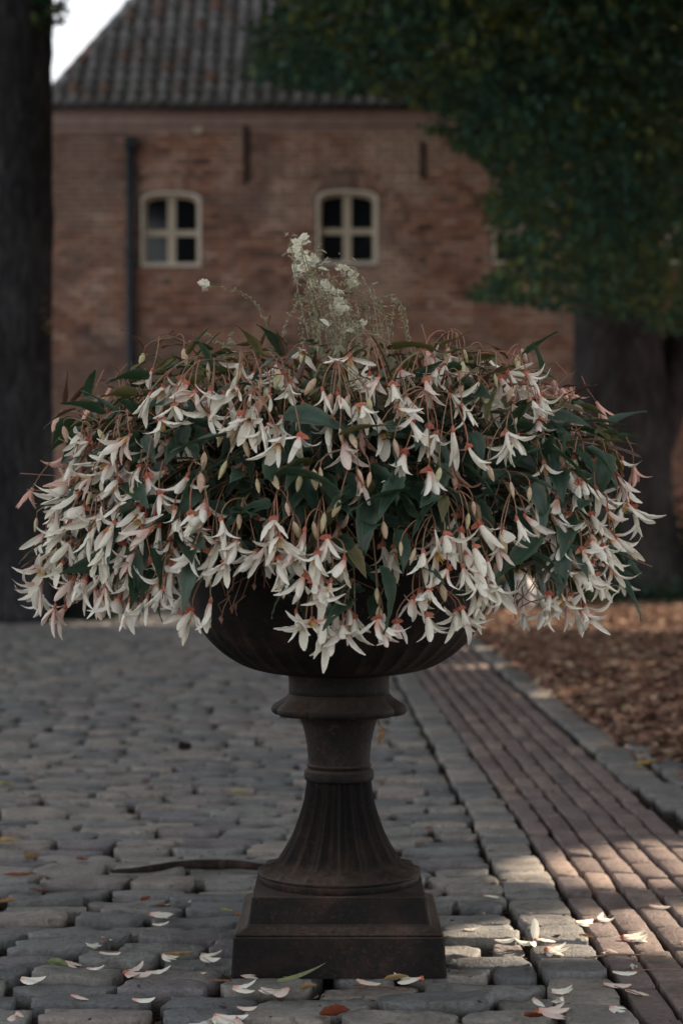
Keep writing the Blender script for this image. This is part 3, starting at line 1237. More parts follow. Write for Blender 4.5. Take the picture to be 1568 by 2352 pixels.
OUT = [(-400, 520), (0, 625), (60, 600), (120, 575), (180, 560), (205, 640), (215, 780), (235, 960), (262, 1020), (300, 985), (330, 1030), (375, 1130), (430, 1160),
       (455, 1100), (490, 1115), (540, 1130), (600, 1180), (640, 1120), (670, 1075), (692, 1080), (700, 1190), (720, 1330), (760, 1480), (775, 1700)]


def out_x(y):
    for (ya, xa), (yb, xb) in zip(OUT, OUT[1:]):
        if ya <= y <= yb:
            return xa + (xb - xa) * (y - ya) / (yb - ya)
    return 1e9 if y > 0 else 520


# the right tree
RT = (3.52, 23.3, 0)
rtree = tag(empty('lime_tree', RT), 'large dark tree with drooping green crown beside the planting bed', 'tree')
rt = Vector(RT)
pts, rad = [], []
for k in range(26):
    z = -0.05 + k * 0.28
    pts.append(Vector((0.02 * math.sin(z), 0, z)))
    rad.append(0.63 + 0.40 * math.exp(-z * 1.6) - 0.02 * z)
trunk_mesh('trunk', pts, rad, 'bark_lime', 56, 0.05, 0.05, 3.1, rtree)
limbs = [([(0.1, 0, 1.5), (0.55, 0.2, 2.4), (1.1, 0.5, 3.7), (1.7, 1.0, 5.6), (2.4, 1.6, 8.2)], 0.42), ([(0.0, 0, 5.0), (-0.8, -0.6, 6.6), (-2.2, -1.6, 8.0), (-4.0, -3.0, 9.0)], 0.22),
         ([(0, 0, 5.6), (0.3, -1.4, 7.5), (0.6, -3.2, 9.0), (1.0, -5.5, 9.8)], 0.2), ([(0, 0, 6), (0.1, 0.6, 9), (0, 1, 12)], 0.25), ([(0, 0, 5.2), (-1.2, 0.8, 6.8), (-3.0, 1.2, 8.5)], 0.18)]
for L, r0 in limbs:
    Pp = [Vector(q) for q in L]
    sm = []
    for i in range(len(Pp) - 1):
        for t in (0, 0.33, 0.66):
            sm.append(Pp[i].lerp(Pp[i + 1], t))
    sm.append(Pp[-1])
    trunk_mesh('limb', sm, [r0 * (1 - 0.75 * i / len(sm)) for i in range(len(sm))], 'bark_lime', 16, 0.05, 0.06, r0 * 9, rtree)


def clumpy(p, f=0.55, th=-0.12, s=0.0):
    return mn.noise(Vector((p[0] * f + s, p[1] * f, p[2] * f * 1.3))) > th


def samp_ell(c, r):
    def f():
        while True:
            q = rng.uniform(-1, 1, 3)
            d = (q ** 2).sum()
            if d < 1:
                return (c[0] + q[0] * r[0], c[1] + q[1] * r[1], c[2] + q[2] * r[2])
    return f


def acc_frame(p):
    a = proj(p)
    if a is None:
        return True
    x, y = a
    if x > 1640 or x < -900:
        return y < 900 + 0 * x if x > 1640 else True
    if y < -140:
        return clumpy(p, 0.55, -0.3)
    nz = 46 * mn.noise(Vector((p[0] * 1.6, p[1] * 0.7, p[2] * 1.6))) + 22 * mn.noise(Vector((p[0] * 5, p[1] * 2, p[2] * 5)))
    if y > 780 or x < out_x(min(max(y, -400), 775)) + nz - 8:
        return False
    return True


def acc_small(p):
    a = proj(p)
    if a is None:
        return False
    x, y = a
    if y < -140 or x > 1640:
        return False
    # gaps between the drooping sprays near the edge of the crown
    ox = out_x(min(max(y, -400), 775))
    edge = (x - ox) / 160.0
    thr = -0.14 - 0.5 * min(1, max(0, edge))
    return acc_frame(p) and mn.noise(Vector((p[0] * 1.5, p[1] * 0.8, p[2] * 1.9 + 4))) > thr


crown('crown', rtree, 30000, samp_ell((2.9, 19.0, 6.3), (5.2, 4.6, 4.2)), 0.105, 'crown_leaf', acc_small)
crown('crown', rtree, 60000, samp_ell((4.6, 18.0, 9.6), (9.5, 11.5, 4.9)), 0.27, 'crown_leaf', lambda p: (lambda a: a is None or a[1] < -140 or a[0] > 1640)(proj(p)) and acc_frame(p))
crown('crown', rtree, 9000, samp_ell((7.3, 25.2, 4.6), (2.1, 2.4, 3.2)), 0.27, 'crown_leaf', lambda p: (lambda a: a is None or a[0] > 1690)(proj(p)))  # unseen leaf mass added to shade the right side of the trunk
# twigs carrying the drooping sprays
for k in range(16):
    x1 = random.uniform(-0.6, 3.4)
    z1 = random.uniform(4.2, 6.8)
    a = Vector((random.uniform(-1.0, 0.6), random.uniform(-2.6, 0), z1 + 1.6))
    b = Vector((x1 - RT[0], random.uniform(-4.5, -1.0), z1))
    wv = rt + b
    if not acc_frame(tuple(wv)):
        continue
    pp = bez(a, a + Vector((0, -0.5, 0.3)), b + Vector((0.4, 0.2, 0.5)), b, 8)
    tube('twig', pp, [0.03 - 0.003 * i for i in range(9)], 'bark_lime', rtree, 6)

# the left tree
LT = (-3.40, 18.2, 0)
ltree = tag(empty('plane_tree', LT), 'dark straight tree trunk with small burrs and root flare at the left of the yard', 'tree')
pts, rad = [], []
for k in range(64):
    z = -0.05 + k * 0.15
    pts.append(Vector((0, 0, z)))
    burr = 0.035 * max(0, mn.noise(Vector((z * 3.1, 2, 0)))) 
    rad.append(0.515 + 0.12 * math.exp(-z * 3.0) + burr)
trunk_mesh('trunk', pts, rad, 'bark_dark', 56, 0.035, 0.03, 8.8, ltree)
for q in ([(0, 0, 8.8), (0.9, -1, 10), (2.2, -2.4, 11)], [(0, 0, 8.6), (-1.5, -1.5, 10.2), (-3, -3, 11)], [(0, 0, 9), (-0.3, 1.4, 10.6), (0.2, 3, 12)]):
    Pp = [Vector(a) for a in q]
    trunk_mesh('limb', [Pp[0], Pp[0].lerp(Pp[1], .5), Pp[1], Pp[1].lerp(Pp[2], .5), Pp[2]], [0.3, 0.24, 0.2, 0.13, 0.07], 'bark_dark', 16, 0.05, 0.05, 2, ltree)


def acc_left(p):
    a = proj(p)
    if a is None:
        return True
    return (a[1] < -40 or a[0] < -60) and clumpy(p, 0.5, -0.42, 5)


crown('crown', ltree, 15000, samp_ell((-5.6, 18.0, 11.4), (5.5, 6.0, 3.2)), 0.27, 'crown_leaf', acc_left)

# two unseen trees added right of the path to shade the yard


def acc_side(p):
    a = proj(p)
    return a is None or a[0] > 1760 or a[1] < -200


for (tx, ty, cc, rr, lab) in ((7.2, 7.0, (7.3, 8.0, 5.6), (5.4, 5.4, 3.7), 'unseen round crowned tree added for shade close by the urn to the right of the path'),
                              (8.6, 13.8, (8.4, 14.4, 6.2), (5.2, 5.2, 4.2), 'unseen round crowned tree added for shade midway along the planting bed')):
    st = tag(empty('lime_tree', (tx, ty, 0)), lab, 'tree')
    trunk_mesh('trunk', [Vector((0, 0, -0.05 + 0.4 * k)) for k in range(13)], [0.30 + 0.14 * math.exp(-0.9 * k) - 0.006 * k for k in range(13)], 'bark_lime', 32, 0.05, 0.05, tx, st)
    for k in range(5):
        a = k * 1.26
        trunk_mesh('limb', [Vector((0, 0, 4.0)), Vector((0.8 * math.cos(a), 0.8 * math.sin(a), 5.0)), Vector((2.3 * math.cos(a), 2.3 * math.sin(a), 6.4))], [0.16, 0.12, 0.04], 'bark_lime', 10, 0.05, 0.05, k, st)
    crown('crown', st, 30000, samp_ell(cc, rr), 0.21, 'crown_leaf', acc_side)
spr = samp_ell((-2.86, 17.9, 6.05), (0.22, 0.2, 0.34))
crown('crown', ltree, 130, spr, 0.10, 'crown_leaf', lambda p: True)
# little shoots with pale leaves on the trunk
sh = crown('crown', ltree, 9, samp_ell((-2.86, 17.66, 2.95), (0.05, 0.05, 0.22)), 0.07, 'dry_leaf', lambda p: True)

# low clipped hedge behind the left tree
hedge = tag(empty('box_hedge', (-3.2, 18.55, 0)), 'low dark clipped hedge running behind the left tree trunk', 'hedge')
JH = Join()
hq = [(0, -1, 0), (0.6, 0, 0.15), (0, 1, 0), (-0.6, 0, 0.15)]
for k in range(9000):
    x = random.uniform(-4.6, 0.86)
    y = random.uniform(-0.35, 0.35)
    z = random.uniform(0.0, 0.56)
    if random.random() < 0.75:
        s_ = random.choice((0, 1, 2))
        if s_ == 0:
            y = -0.35 + random.gauss(0, 0.02)
        elif s_ == 1:
            z = 0.56 + random.gauss(0, 0.02)
        else:
            x = 0.86 + random.gauss(0, 0.03)
    M = Matrix.Translation((x, y, z)) @ Matrix.Rotation(random.uniform(0, 6.3), 4, 'Z') @ Matrix.Rotation(random.gauss(0, 0.8), 4, 'X') @ Matrix.Scale(0.035, 4)
    JH.add(hq, [(0, 1, 2, 3)], M, random.random())
JH.build('hedge_leaves', 'hedge_leaf', hedge, False, 'stuff')
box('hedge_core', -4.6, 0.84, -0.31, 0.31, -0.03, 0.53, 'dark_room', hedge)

# ground ivy at the foot of the right tree, boulder, golden shrub
JI = Join()
for k in range(4200):
    a = random.uniform(0, 2 * PI)
    rr = 0.85 + abs(random.gauss(0, 0.30))
    x, y = rr * math.cos(a) * 1.5, rr * math.sin(a)
    z = abs(random.gauss(0.02, 0.12)) * max(0.3, 1.2 - abs(rr - 1)) + 0.02
    M = Matrix.Translation((x, y, z)) @ Matrix.Rotation(random.uniform(0, 6.3), 4, 'Z') @ Matrix.Rotation(random.gauss(0, 0.7), 4, 'X') @ Matrix.Scale(0.045, 4)
    JI.add(hq, [(0, 1, 2, 3)], M, random.random())
ivy = JI.build('ground_ivy', 'crown_leaf', None, False, 'stuff')
ivy.location = (RT[0], RT[1] - 0.1, 0)
tag(ivy, 'low dark green ivy round the foot of the large right tree', 'ivy')

bl = P(1195, 1345, 20.0)
V, F = tube_vf([Vector((0, 0, 0)), Vector((0, 0, 0.02)), Vector((0, 0, 0.10)), Vector((0, 0, 0.22)), Vector((0, 0, 0.32)), Vector((0, 0, 0.37)), Vector((0, 0, 0.385))], [0.08, 0.12, 0.155, 0.16, 0.13, 0.07, 0.02], 18)
V = [v * (1 + 0.12 * mn.noise(Vector(v) * 5)) for v in V]
o = link('boulder', mesh_of('boulder', V, F, 'boulder_stone'))
o.location = (bl.x, 20.0, 0.02)
tag(o, 'pale round boulder on the leaf strewn bed beyond the urn', 'boulder')

shrub = tag(empty('golden_shrub', (P(1172, 1300, 21.0).x, 21.0, 0.0)), 'small yellow leaved shrub glowing behind the urn beside the boulder', 'shrub')
JS = Join()
for k in range(260):
    p = Vector((random.gauss(0, 0.10), random.gauss(0, 0.12), random.uniform(0.35, 0.70)))
    M = Matrix.Translation(p) @ Matrix.Rotation(random.uniform(0, 6.3), 4, 'Z') @ Matrix.Rotation(random.gauss(0, 0.9), 4, 'X') @ Matrix.Scale(0.05, 4)
    JS.add(hq, [(0, 1, 2, 3)], M, random.random())
JS.build('foliage', 'golden_leaf', shrub, False, 'stuff')
for k in range(7):
    a = k * 0.9
    tube('branch', [Vector((0.02 * math.cos(a), 0.02 * math.sin(a), 0)), Vector((0.08 * math.cos(a), 0.08 * math.sin(a), 0.3)), Vector((0.17 * math.cos(a), 0.17 * math.sin(a), 0.62))], [0.012, 0.009, 0.004], 'bark_lime', shrub, 5)

lau = tag(empty('laurel_shrub', (5.1, 23.6, 0)), 'dark evergreen shrub filling the space right of the big trunk', 'shrub')
JL = Join()
for k in range(5200):
    p = Vector((random.gauss(0, 0.55), random.gauss(0, 0.4), abs(random.gauss(0.3, 0.42))))
    JL.add(hq, [(0, 1, 2, 3)], Matrix.Translation(p) @ Matrix.Rotation(random.uniform(0, 6.3), 4, 'Z') @ Matrix.Rotation(random.gauss(0, 0.8), 4, 'X') @ Matrix.Scale(0.07, 4), random.random())
JL.build('foliage', 'hedge_leaf', lau, False, 'stuff')
for k in range(6):
    a = k * 1.05
    tube('branch', [Vector((0.04 * math.cos(a), 0.04 * math.sin(a), 0)), Vector((0.2 * math.cos(a), 0.2 * math.sin(a), 0.45)), Vector((0.45 * math.cos(a), 0.35 * math.sin(a), 0.95))], [0.03, 0.02, 0.008], 'bark_dark', lau, 6)

# ------------------------------------------------------------------ the cast iron urn
UX, UY = -0.005, 3.687
urn = tag(empty('iron_urn', (UX, UY, 0)), 'dark rusty cast iron garden urn on a fluted pedestal and square plinth', 'urn')
US = FPX / UY


def uz(y):
    return CAMH - (y - CY) * UY / FPX


def lathe(name, prof, mat, seg=96, fn=None, close=True):
    V, F = [], []
    n = len(prof)
    for i, (r, z) in enumerate(prof):
        for k in range(seg):
            a = 2 * PI * k / seg
            rr = r if fn is None else fn(r, z, a, i / (n - 1))
            V.append((rr * math.cos(a), rr * math.sin(a), z))
    for i in range(n - 1):
        for k in range(seg):
            k2 = (k + 1) % seg
            F.append((i * seg + k, i * seg + k2, (i + 1) * seg + k2, (i + 1) * seg + k))
    if close:
        F.append(tuple(range(seg - 1, -1, -1)))
        F.append(tuple((n - 1) * seg + k for k in range(seg)))
    return link(name, mesh_of(name, V, F, mat), None, urn)


def smooth_prof(pts, n=6):
    out = []
    m = len(pts)
    for i in range(m - 1):
        p0, p1, p2, p3 = pts[max(i - 1, 0)], pts[i], pts[i + 1], pts[min(i + 2, m - 1)]
        for k in range(n):
            t = k / n
            out.append(tuple(0.5 * ((2 * p1[j]) + (-p0[j] + p2[j]) * t + (2 * p0[j] - 5 * p1[j] + 4 * p2[j] - p3[j]) * t * t + (-p0[j] + 3 * p1[j] - 3 * p2[j] + p3[j]) * t ** 3) for j in (0, 1)))
    out.append(pts[-1])
    return out


def square_stack(name, levels, bev=0.002):
    """levels: (half width, z), corners slightly rounded"""
    V, F = [], []
    c = 0.004
    for h, z in levels:
        V += [(-h + c, -h, z), (h - c, -h, z), (h, -h + c, z), (h, h - c, z), (h - c, h, z), (-h + c, h, z), (-h, h - c, z), (-h, -h + c, z)]
    n = len(levels)
    for i in range(n - 1):
        for k in range(8):
            k2 = (k + 1) % 8
            F.append((i * 8 + k, i * 8 + k2, (i + 1) * 8 + k2, (i + 1) * 8 + k))
    F.append(tuple(range(7, -1, -1)))
    F.append(tuple((n - 1) * 8 + k for k in range(8)))
    return link(name, mesh_of(name, V, F, 'rusty_iron', False), None, urn)


square_stack('plinth', [(0.2055, -0.004), (0.2050, 0.004), (0.2010, 0.0712), (0.1992, 0.0735)])
square_stack('plinth_moulding', [(0.1975, 0.0737), (0.1985, 0.0752), (0.1985, 0.0772), (0.1965, 0.0790), (0.1900, 0.0815), (0.1830, 0.0850), (0.1780, 0.0888), (0.1752, 0.0930)])
square_stack('upper_block', [(0.1735, 0.0932), (0.1675, 0.1425), (0.1660, 0.1442)])
# round disc under the fluting, with a lobed lip
lathe('pedestal_disc', smooth_prof([(0.158, 0.1443), (0.1605, 0.150), (0.161, 0.156), (0.158, 0.1600), (0.150, 0.1625), (0.10, 0.164)], 4), 'rusty_iron', 96)
NF = 16
foot = [(0.1565, 0.1600), (0.1575, 0.1650), (0.152, 0.1740)]
for y, r in ((1978, 141), (1950, 121), (1915, 102.5), (1880, 89.5), (1840, 78), (1810, 73), (1791, 71)):
    foot.append((r / 1139.0, uz(y)))


def flute(r, z, a, t):
    dpt = 0.26 * min(1, max(0, (z - 0.165) / 0.012)) * (1 - 0.15 * t)
    s = abs(math.sin(NF * a / 2.0))
    return r * (1 - dpt * s ** 0.75 * (1.0)) + r * 0.045


lathe('fluted_foot', smooth_prof(foot, 7), 'rusty_iron', NF * 12, flute)
lathe('collar_ring', smooth_prof([(0.060, uz(1791.5)), (0.068, uz(1790)), (0.0705, uz(1784)), (0.0702, uz(1775)), (0.068, uz(1767)), (0.060, uz(1762.5))], 5), 'rusty_iron', 64)
lathe('neck', smooth_prof([(0.0635, uz(1762)), (0.0655, uz(1756)), (0.0625, uz(1750)), (0.0632, uz(1730)), (0.0655, uz(1705)), (0.070, uz(1680)), (0.0765, uz(1655)), (0.0835, uz(1641))], 5), 'rusty_iron', 64)


def lobes(r, z, a, t):
    k = min(1, max(0, (r - 0.104) / 0.02))
    return r * (1 + k * 0.115 * (abs(math.cos(4 * a + 0.5)) ** 0.5 - 0.82))


lathe('leaf_flange', smooth_prof([(0.085, uz(1641)), (0.122, uz(1640.5)), (0.131, uz(1637)), (0.1345, uz(1631)), (0.1335, uz(1624)), (0.127, uz(1616)), (0.117, uz(1608)), (0.108, uz(1600)), (0.1015, uz(1592))], 5), 'rusty_iron', 160, lobes)
lathe('socle', [(0.1008, uz(1600)), (0.1012, uz(1580)), (0.1012, uz(1556)), (0.103, uz(1552)), (0.1042, uz(1546))], 'rusty_iron', 64)
bowl = []
for y, r in ((1549, 100), (1546.5, 135), (1541, 172), (1530, 212), (1512, 246), (1490, 276), (1460, 305), (1425, 326), (1390, 340), (1350, 348), (1310, 352), (1285, 356)):
    bowl.append((r / 1139.0, uz(y)))


def gadroon(r, z, a, t):
    k = max(0, 1 - (z - uz(1549)) / 0.115)
    return r * (1 - 0.030 * min(1, k * 1.6) * abs(math.sin(18 * a)) ** 0.8)


lathe('bowl', smooth_prof(bowl, 6), 'rusty_iron', 288, gadroon, False)
lathe('rim', smooth_prof([(0.305, uz(1288)), (0.322, uz(1284)), (0.335, uz(1276)), (0.338, uz(1268)), (0.330, uz(1262)), (0.305, uz(1261)), (0.296, uz(1266)), (0.292, uz(1290)), (0.28, uz(1330))], 4), 'rusty_iron', 96, None, False)
V, F = [], []
for i, r in enumerate((0.002, 0.08, 0.16, 0.23, 0.296)):
    for k in range(40):
        a = 2 * PI * k / 40
        V.append((r * math.cos(a), r * math.sin(a), 0.775 + 0.012 * mn.noise(Vector((r * math.cos(a) * 12, r * math.sin(a) * 12, 0)))))
for i in range(4):
    for k in range(40):
        F.append((i * 40 + k, i * 40 + (k + 1) % 40, (i + 1) * 40 + (k + 1) % 40, (i + 1) * 40 + k))
link('soil', mesh_of('soil', V, F, 'potting_soil'), None, urn)

# ------------------------------------------------------------------ begonia
beg = tag(empty('begonia', (UX, UY, 0.78)), 'trailing begonia with cream white bells and serrated green leaves filling the urn', 'plant')
BO = Vector((UX, UY, 0.78))


def petal_vf(L=0.05, W=0.014, bend=0.25, cup=0.25, seed=0, nu=8, nv=4, twist=0.0):
    V, F = [], []
    for i in range(nu + 1):
        t = i / nu
        w = W * (0.22 * (1 - t) + math.sin(PI * min(1, 0.06 + 0.85 * t ** 1.15)) ** 0.75) * 0.97
        if i == nu:
            w = W * 0.22
        ang = bend * t * t * 2.2
        zz = -L * t * math.cos(ang * 0.5)
        yy = -L * math.sin(ang * 0.5) * t
        tw = twist * t
        for j in range(nv + 1):
            u = (j / nv * 2 - 1)
            x = u * w / 2 * (1 + 0.07 * mn.noise(Vector((t * 6, u, seed * 3.3))))
            c = cup * (u * u) * w * 0.7 + 0.0009 * mn.noise(Vector((t * 7, u * 2, seed + 9.0))) * 2
            cy = yy + c
            V.append((x * math.cos(tw) - c * math.sin(tw), cy + x * math.sin(tw), zz))
    for i in range(nu):
        for j in range(nv):
            a = i * (nv + 1) + j
            F.append((a, a + 1, a + nv + 2, a + nv + 1))
    return np.array(V), F


PET = []
for k, (L, W, b, c, tw) in enumerate([(0.057, 0.0130, 0.05, 0.5, 0.1), (0.053, 0.0105, 0.35, 0.65, -0.5), (0.061, 0.0118, -0.10, 0.55, 0.5), (0.050, 0.0145, 0.10, 0.4, 0.0),
                                       (0.058, 0.0098, 0.60, 0.6, 0.7), (0.052, 0.0120, -0.30, 0.8, -0.6), (0.060, 0.0105, 0.20, 0.7, 0.2), (0.045, 0.0120, 0.50, 0.5, 0.5)]):
    PET.append(petal_vf(L, W, b, c, k, 8, 4, tw))
PETF = [petal_vf(L, W, b, c, 40 + k, 8, 4, tw) for k, (L, W, b, c, tw) in enumerate([(0.056, 0.020, 0.04, 0.45, 0.0), (0.050, 0.022, -0.1, 0.35, 0.3), (0.058, 0.017, 0.12, 0.6, -0.4), (0.052, 0.019, 0.2, 0.5, 0.5)])]
fal_m = [mesh_of('petal', v, f, 'petal') for v, f in PETF]
falp_m = [mesh_of('petal', v, f, 'petal_flushed') for v, f in PETF]
pet_m = [mesh_of('petal', v, f, 'petal') for v, f in PET]
petf_m = [mesh_of('petal', v, f, 'petal_flushed') for v, f in PET]


def lathe_vf(prof, seg=8, flat=1.0):
    V, F = [], []
    for r, z in prof:
        for k in range(seg):
            a = 2 * PI * k / seg
            V.append((r * math.cos(a), r * math.sin(a) * flat, z))
    n = len(prof)
    for i in range(n - 1):
        for k in range(seg):
            k2 = (k + 1) % seg
            F.append((i * seg + k, i * seg + k2, (i + 1) * seg + k2, (i + 1) * seg + k))
    return V, F


def ovary_vf(wing=0.008):
    V, F = lathe_vf([(0.0008, 0.006), (0.0030, 0.002), (0.0038, -0.002), (0.0030, -0.005), (0.001, -0.007)], 7)
    for k in range(3):
        a = k * 2.1 + 0.3
        ww = wing * (1.6 if k == 0 else 0.9)
        n = len(V)
        ca, sa = math.cos(a), math.sin(a)
        V += [(0, 0, 0.005), (ca * ww * 0.75, sa * ww * 0.75, 0.0015), (ca * ww, sa * ww, -0.0035), (ca * ww * 0.4, sa * ww * 0.4, -0.006), (0, 0, -0.006)]
        F.append((n, n + 1, n + 2, n + 3, n + 4))
    return V, F


ov_m = [mesh_of('flower', *ovary_vf(w), 'coral_ovary') for w in (0.004, 0.008, 0.011)]
bud_v, bud_f = lathe_vf([(0.0006, 0.002), (0.0045, -0.003), (0.0068, -0.010), (0.0062, -0.018), (0.0035, -0.026), (0.0004, -0.031)], 9, 0.62)
bud_m = mesh_of('bud', bud_v, bud_f, 'bud_cream')
V, F = [], []
for k in range(9):
    a = k * 0.7
    v, f = tube_vf([Vector((0, 0, -0.004)), Vector((0.004 * math.cos(a), 0.004 * math.sin(a), -0.013)), Vector((0.006 * math.cos(a), 0.006 * math.sin(a), -0.018 - 0.003 * (k % 3)))], [0.0005, 0.0005, 0.0009], 4)
    n = len(V)
    V += v
    F += [tuple(q + n for q in g_) for g_ in f]
sta_m = mesh_of('stamens', V, F, 'stamen_yellow')


def mound_R(z):
    t = (z - 0.80) / 0.475
    if t < 0:
        return 0.645 - 0.10 * min(1, -t * 1.0) * 0.4
    return 0.645 * max(0.02, 1 - min(1, t) ** 2.9) ** 0.5


def on_mound(x, y, depth=0.0):
    """front surface of the mound seen at picture position"""
    Yd = UY - 0.4
    for _ in range(8):
        p = P(x, y, Yd)
        R = mound_R(p.z) * (1 - depth)
        a = (p.x - UX) / R
        if abs(a) >= 0.999:
            Yn = UY
        else:
            Yn = UY - R * 0.86 * math.sqrt(1 - a * a)
        Yd = 0.5 * Yd + 0.5 * Yn
    return P(x, y, Yd)


FL = """350,848 372,885 415,865 432,880 345,905 520,905 545,890 700,800 800,820 850,855 872,865 740,895 775,905 980,800 1112,808
975,870 1035,900 1100,870 1150,862 1205,860 1215,915 1240,905 912,935 940,965 985,975 1005,992 875,985 650,955 620,975 598,965 575,960 690,1000 640,1010
1040,985 1072,1025 1160,990 1188,1000 930,1035 790,1010 450,900 482,890 560,950 1242,960 190,992 205,1010 175,1050 280,1012 300,1000 265,1042 320,1068
255,1060 335,1090 182,1080 160,1100 240,1078 215,1092 322,1115 365,1130 180,1130 150,1140 195,1160 430,1090 985,1075 820,1100 1340,1100 1330,1112
1420,1090 1432,1110 100,1222 165,1245 132,1213 170,1200 182,1250 210,1262 365,1205 350,1213 400,1165 470,1150 440,1175 480,1180 510,1190 545,1240 430,1245
450,1252 485,1265 500,1238 590,1265 630,1190 610,1250 640,1230 670,1262 700,1215 690,1250 730,1270 750,1232 790,1282 735,1310 240,1270 260,1290 290,1312
380,1320 395,1300 320,1160 332,1182 1020,1225 1060,1215 1035,1232 1100,1200 1070,1270 1086,1255 970,1265 1000,1265 1140,1240 1150,1215 1186,1190 1206,1185
1030,1302 1060,1300 1120,1285 1100,1320 1090,1297 1440,1150 1456,1165 1310,1180 1370,1120 1390,1170 1415,1150 1360,1180 1400,1222 1410,1232 1350,1240
1380,1250 1300,1240 1390,1272 1360,1290 1330,1260 1285,1292 1310,1310 1340,1312 95,1330 130,1392 146,1395 106,1300 165,1330 270,1372 300,1378 340,1370
375,1350 440,1402 426,1405 485,1378 680,1405 702,1432 740,1413 770,1402 800,1396 815,1418 786,1432 755,1452 716,1418 875,1435 910,1428 868,1415
965,1358 985,1350 980,1412 1060,1396 1050,1402 1130,1345 1110,1340 1090,1368 1262,1362 1275,1375 1300,1385 1330,1400 1312,1366 1345,1390 1290,1360 950,1372
200,1330 215,1350 240,1345 230,1310 700,1320 722,1330 745,1350 760,1332 640,1282 120,1265 145,1290 270,1100 290,1140 300,1190 265,1200 230,1180 210,1215
250,1240 285,1250 310,1270 345,1285 130,1180 410,1215 385,1240 520,1290 1250,1060 1280,1140 1265,1180 1290,1205 1240,1130 1400,1300 1370,1320
620,905 665,880 590,930 900,880 935,905 1060,930 830,930 1000,840 1060,835 1180,930 760,960 480,940 400,930 370,960""".split()
BUDS = """330,812 600,870 640,850 690,815 1030,800 133,958 147,980 780,985 510,985 535,990 462,1088 720,1080 1172,1108 1216,1120 1300,1080 720,1200 780,1150 865,1352 1015,1345
658,1155 675,1200 745,1180 1290,1040 1150,1230 870,1395 1190,830 1120,1070 850,1085 300,1120 210,1130 905,1010 560,1010 1395,1060 1075,1180 590,1100 690,1090 1230,1200
520,1060 470,1040 130,1260 85,1190 735,1075 1010,1075 880,1200 640,1330 920,1245""".split()

fl_pts = []
for s_ in FL:
    x, y = map(float, s_.split(','))
    fl_pts.append((x, y, 0.0))
# deeper ones between
while len(fl_pts) < 296:
    q = random.random()
    if q < 0.36:
        x, y = random.uniform(110, 430), random.uniform(1000, 1340)
    elif q < 0.56:
        x, y = random.uniform(1230, 1440), random.uniform(1040, 1340)
    elif q < 0.85:
        x, y = random.uniform(360, 1240), random.uniform(815, 940)
    else:
        x, y = random.uniform(450, 1150), random.uniform(1180, 1290)
    fl_pts.append((x, y, random.uniform(0.08, 0.22)))

skeleton = []       # sample points of the stems
attach = []         # (object matrix owner, point) to connect


def outward(p):
    d = Vector((p.x - UX, p.y - UY, 0))
    return d.normalized() if d.length > 1e-4 else Vector((0, -1, 0))


def add_flower(p, pet_set, name='flower', parent=beg, origin=BO, hang=None, nmax=5, openness=None, scale=None, ovary=True):
    od = outward(p)
    lean = random.choice([0.0, 0.1, 0.25, 0.4, 0.6, 0.9])
    zt = max(0, (p.z - 1.0) / 0.22)
    d = Vector((0, 0, -1)) + od * (lean + 0.5 * zt) + Vector((random.gauss(0, 0.38), random.gauss(0, 0.30), random.gauss(0, 0.15)))
    d.normalize()
    if hang is not None:
        d = hang
    roll = random.uniform(0, 2 * PI)
    sc = scale or random.uniform(0.86, 1.12)
    M = Matrix.Translation(p - origin) @ basis(d, roll) @ Matrix.Scale(sc, 4)
    female = random.random() < 0.55
    f = link(name, ov_m[random.choice((1, 2)) if female else 0], None, parent, M)
    n = 5 if female else 4
    n = min(n, nmax)
    if random.random() < 0.22:
        n -= 1
    op = openness if openness is not None else random.choice([0.10, 0.22, 0.34, 0.44, 0.54, 0.66, 0.85])
    for k in range(n):
        a = 2 * PI * k / n + random.gauss(0, 0.42)
        o_ = op * random.uniform(0.3, 1.5) + random.uniform(-0.02, 0.06)
        Mp = Matrix.Rotation(a, 4, 'Z') @ Matrix.Translation((0, -0.0022, -0.003)) @ Matrix.Rotation(-o_, 4, 'X')
        link('petal', random.choice(pet_set), None, f, Mp @ Matrix.Diagonal(((random.uniform(1.1, 1.45) if k % 2 == 0 else random.uniform(0.6, 0.9)) if n == 4 else random.uniform(0.8, 1.2), 1, random.uniform(0.8, 1.08), 1)))
    if op > 0.4 and random.random() < 0.7:
        link('stamens', sta_m, None, f, Matrix.Identity(4))
    return f, d


for _ in range(30):
    BUDS.append('%d,%d' % (random.uniform(330, 1230), random.uniform(800, 930)) if random.random() < 0.5 else '%d,%d' % (random.uniform(160, 1380), random.uniform(930, 1290)))
flowers = []
for (x, y, dep) in fl_pts:
    p = on_mound(x, y, dep)
    if dep == 0:
        p.y += random.uniform(-0.02, 0.03)
    ps = petf_m if (random.random() < 0.10 or y > 1300 and x < 180) else pet_m
    sc = random.uniform(0.8, 1.0) if y < 950 else random.uniform(0.9, 1.16)
    f, d = add_flower(p, ps, scale=sc)
    flowers.append((p, f, d))
buds = []
for s_ in BUDS:
    x, y = map(float, s_.split(','))
    p = on_mound(x, y, 0.0)
    d = (Vector((0, 0, -1)) + Vector((random.gauss(0, 0.25), random.gauss(0, 0.25), 0))).normalized()
    M = Matrix.Translation(p - BO) @ basis(d, random.uniform(0, 6)) @ Matrix.Scale(random.uniform(0.8, 1.15), 4)
    b = link('bud', bud_m, None, beg, M)
    buds.append((p, b, d))

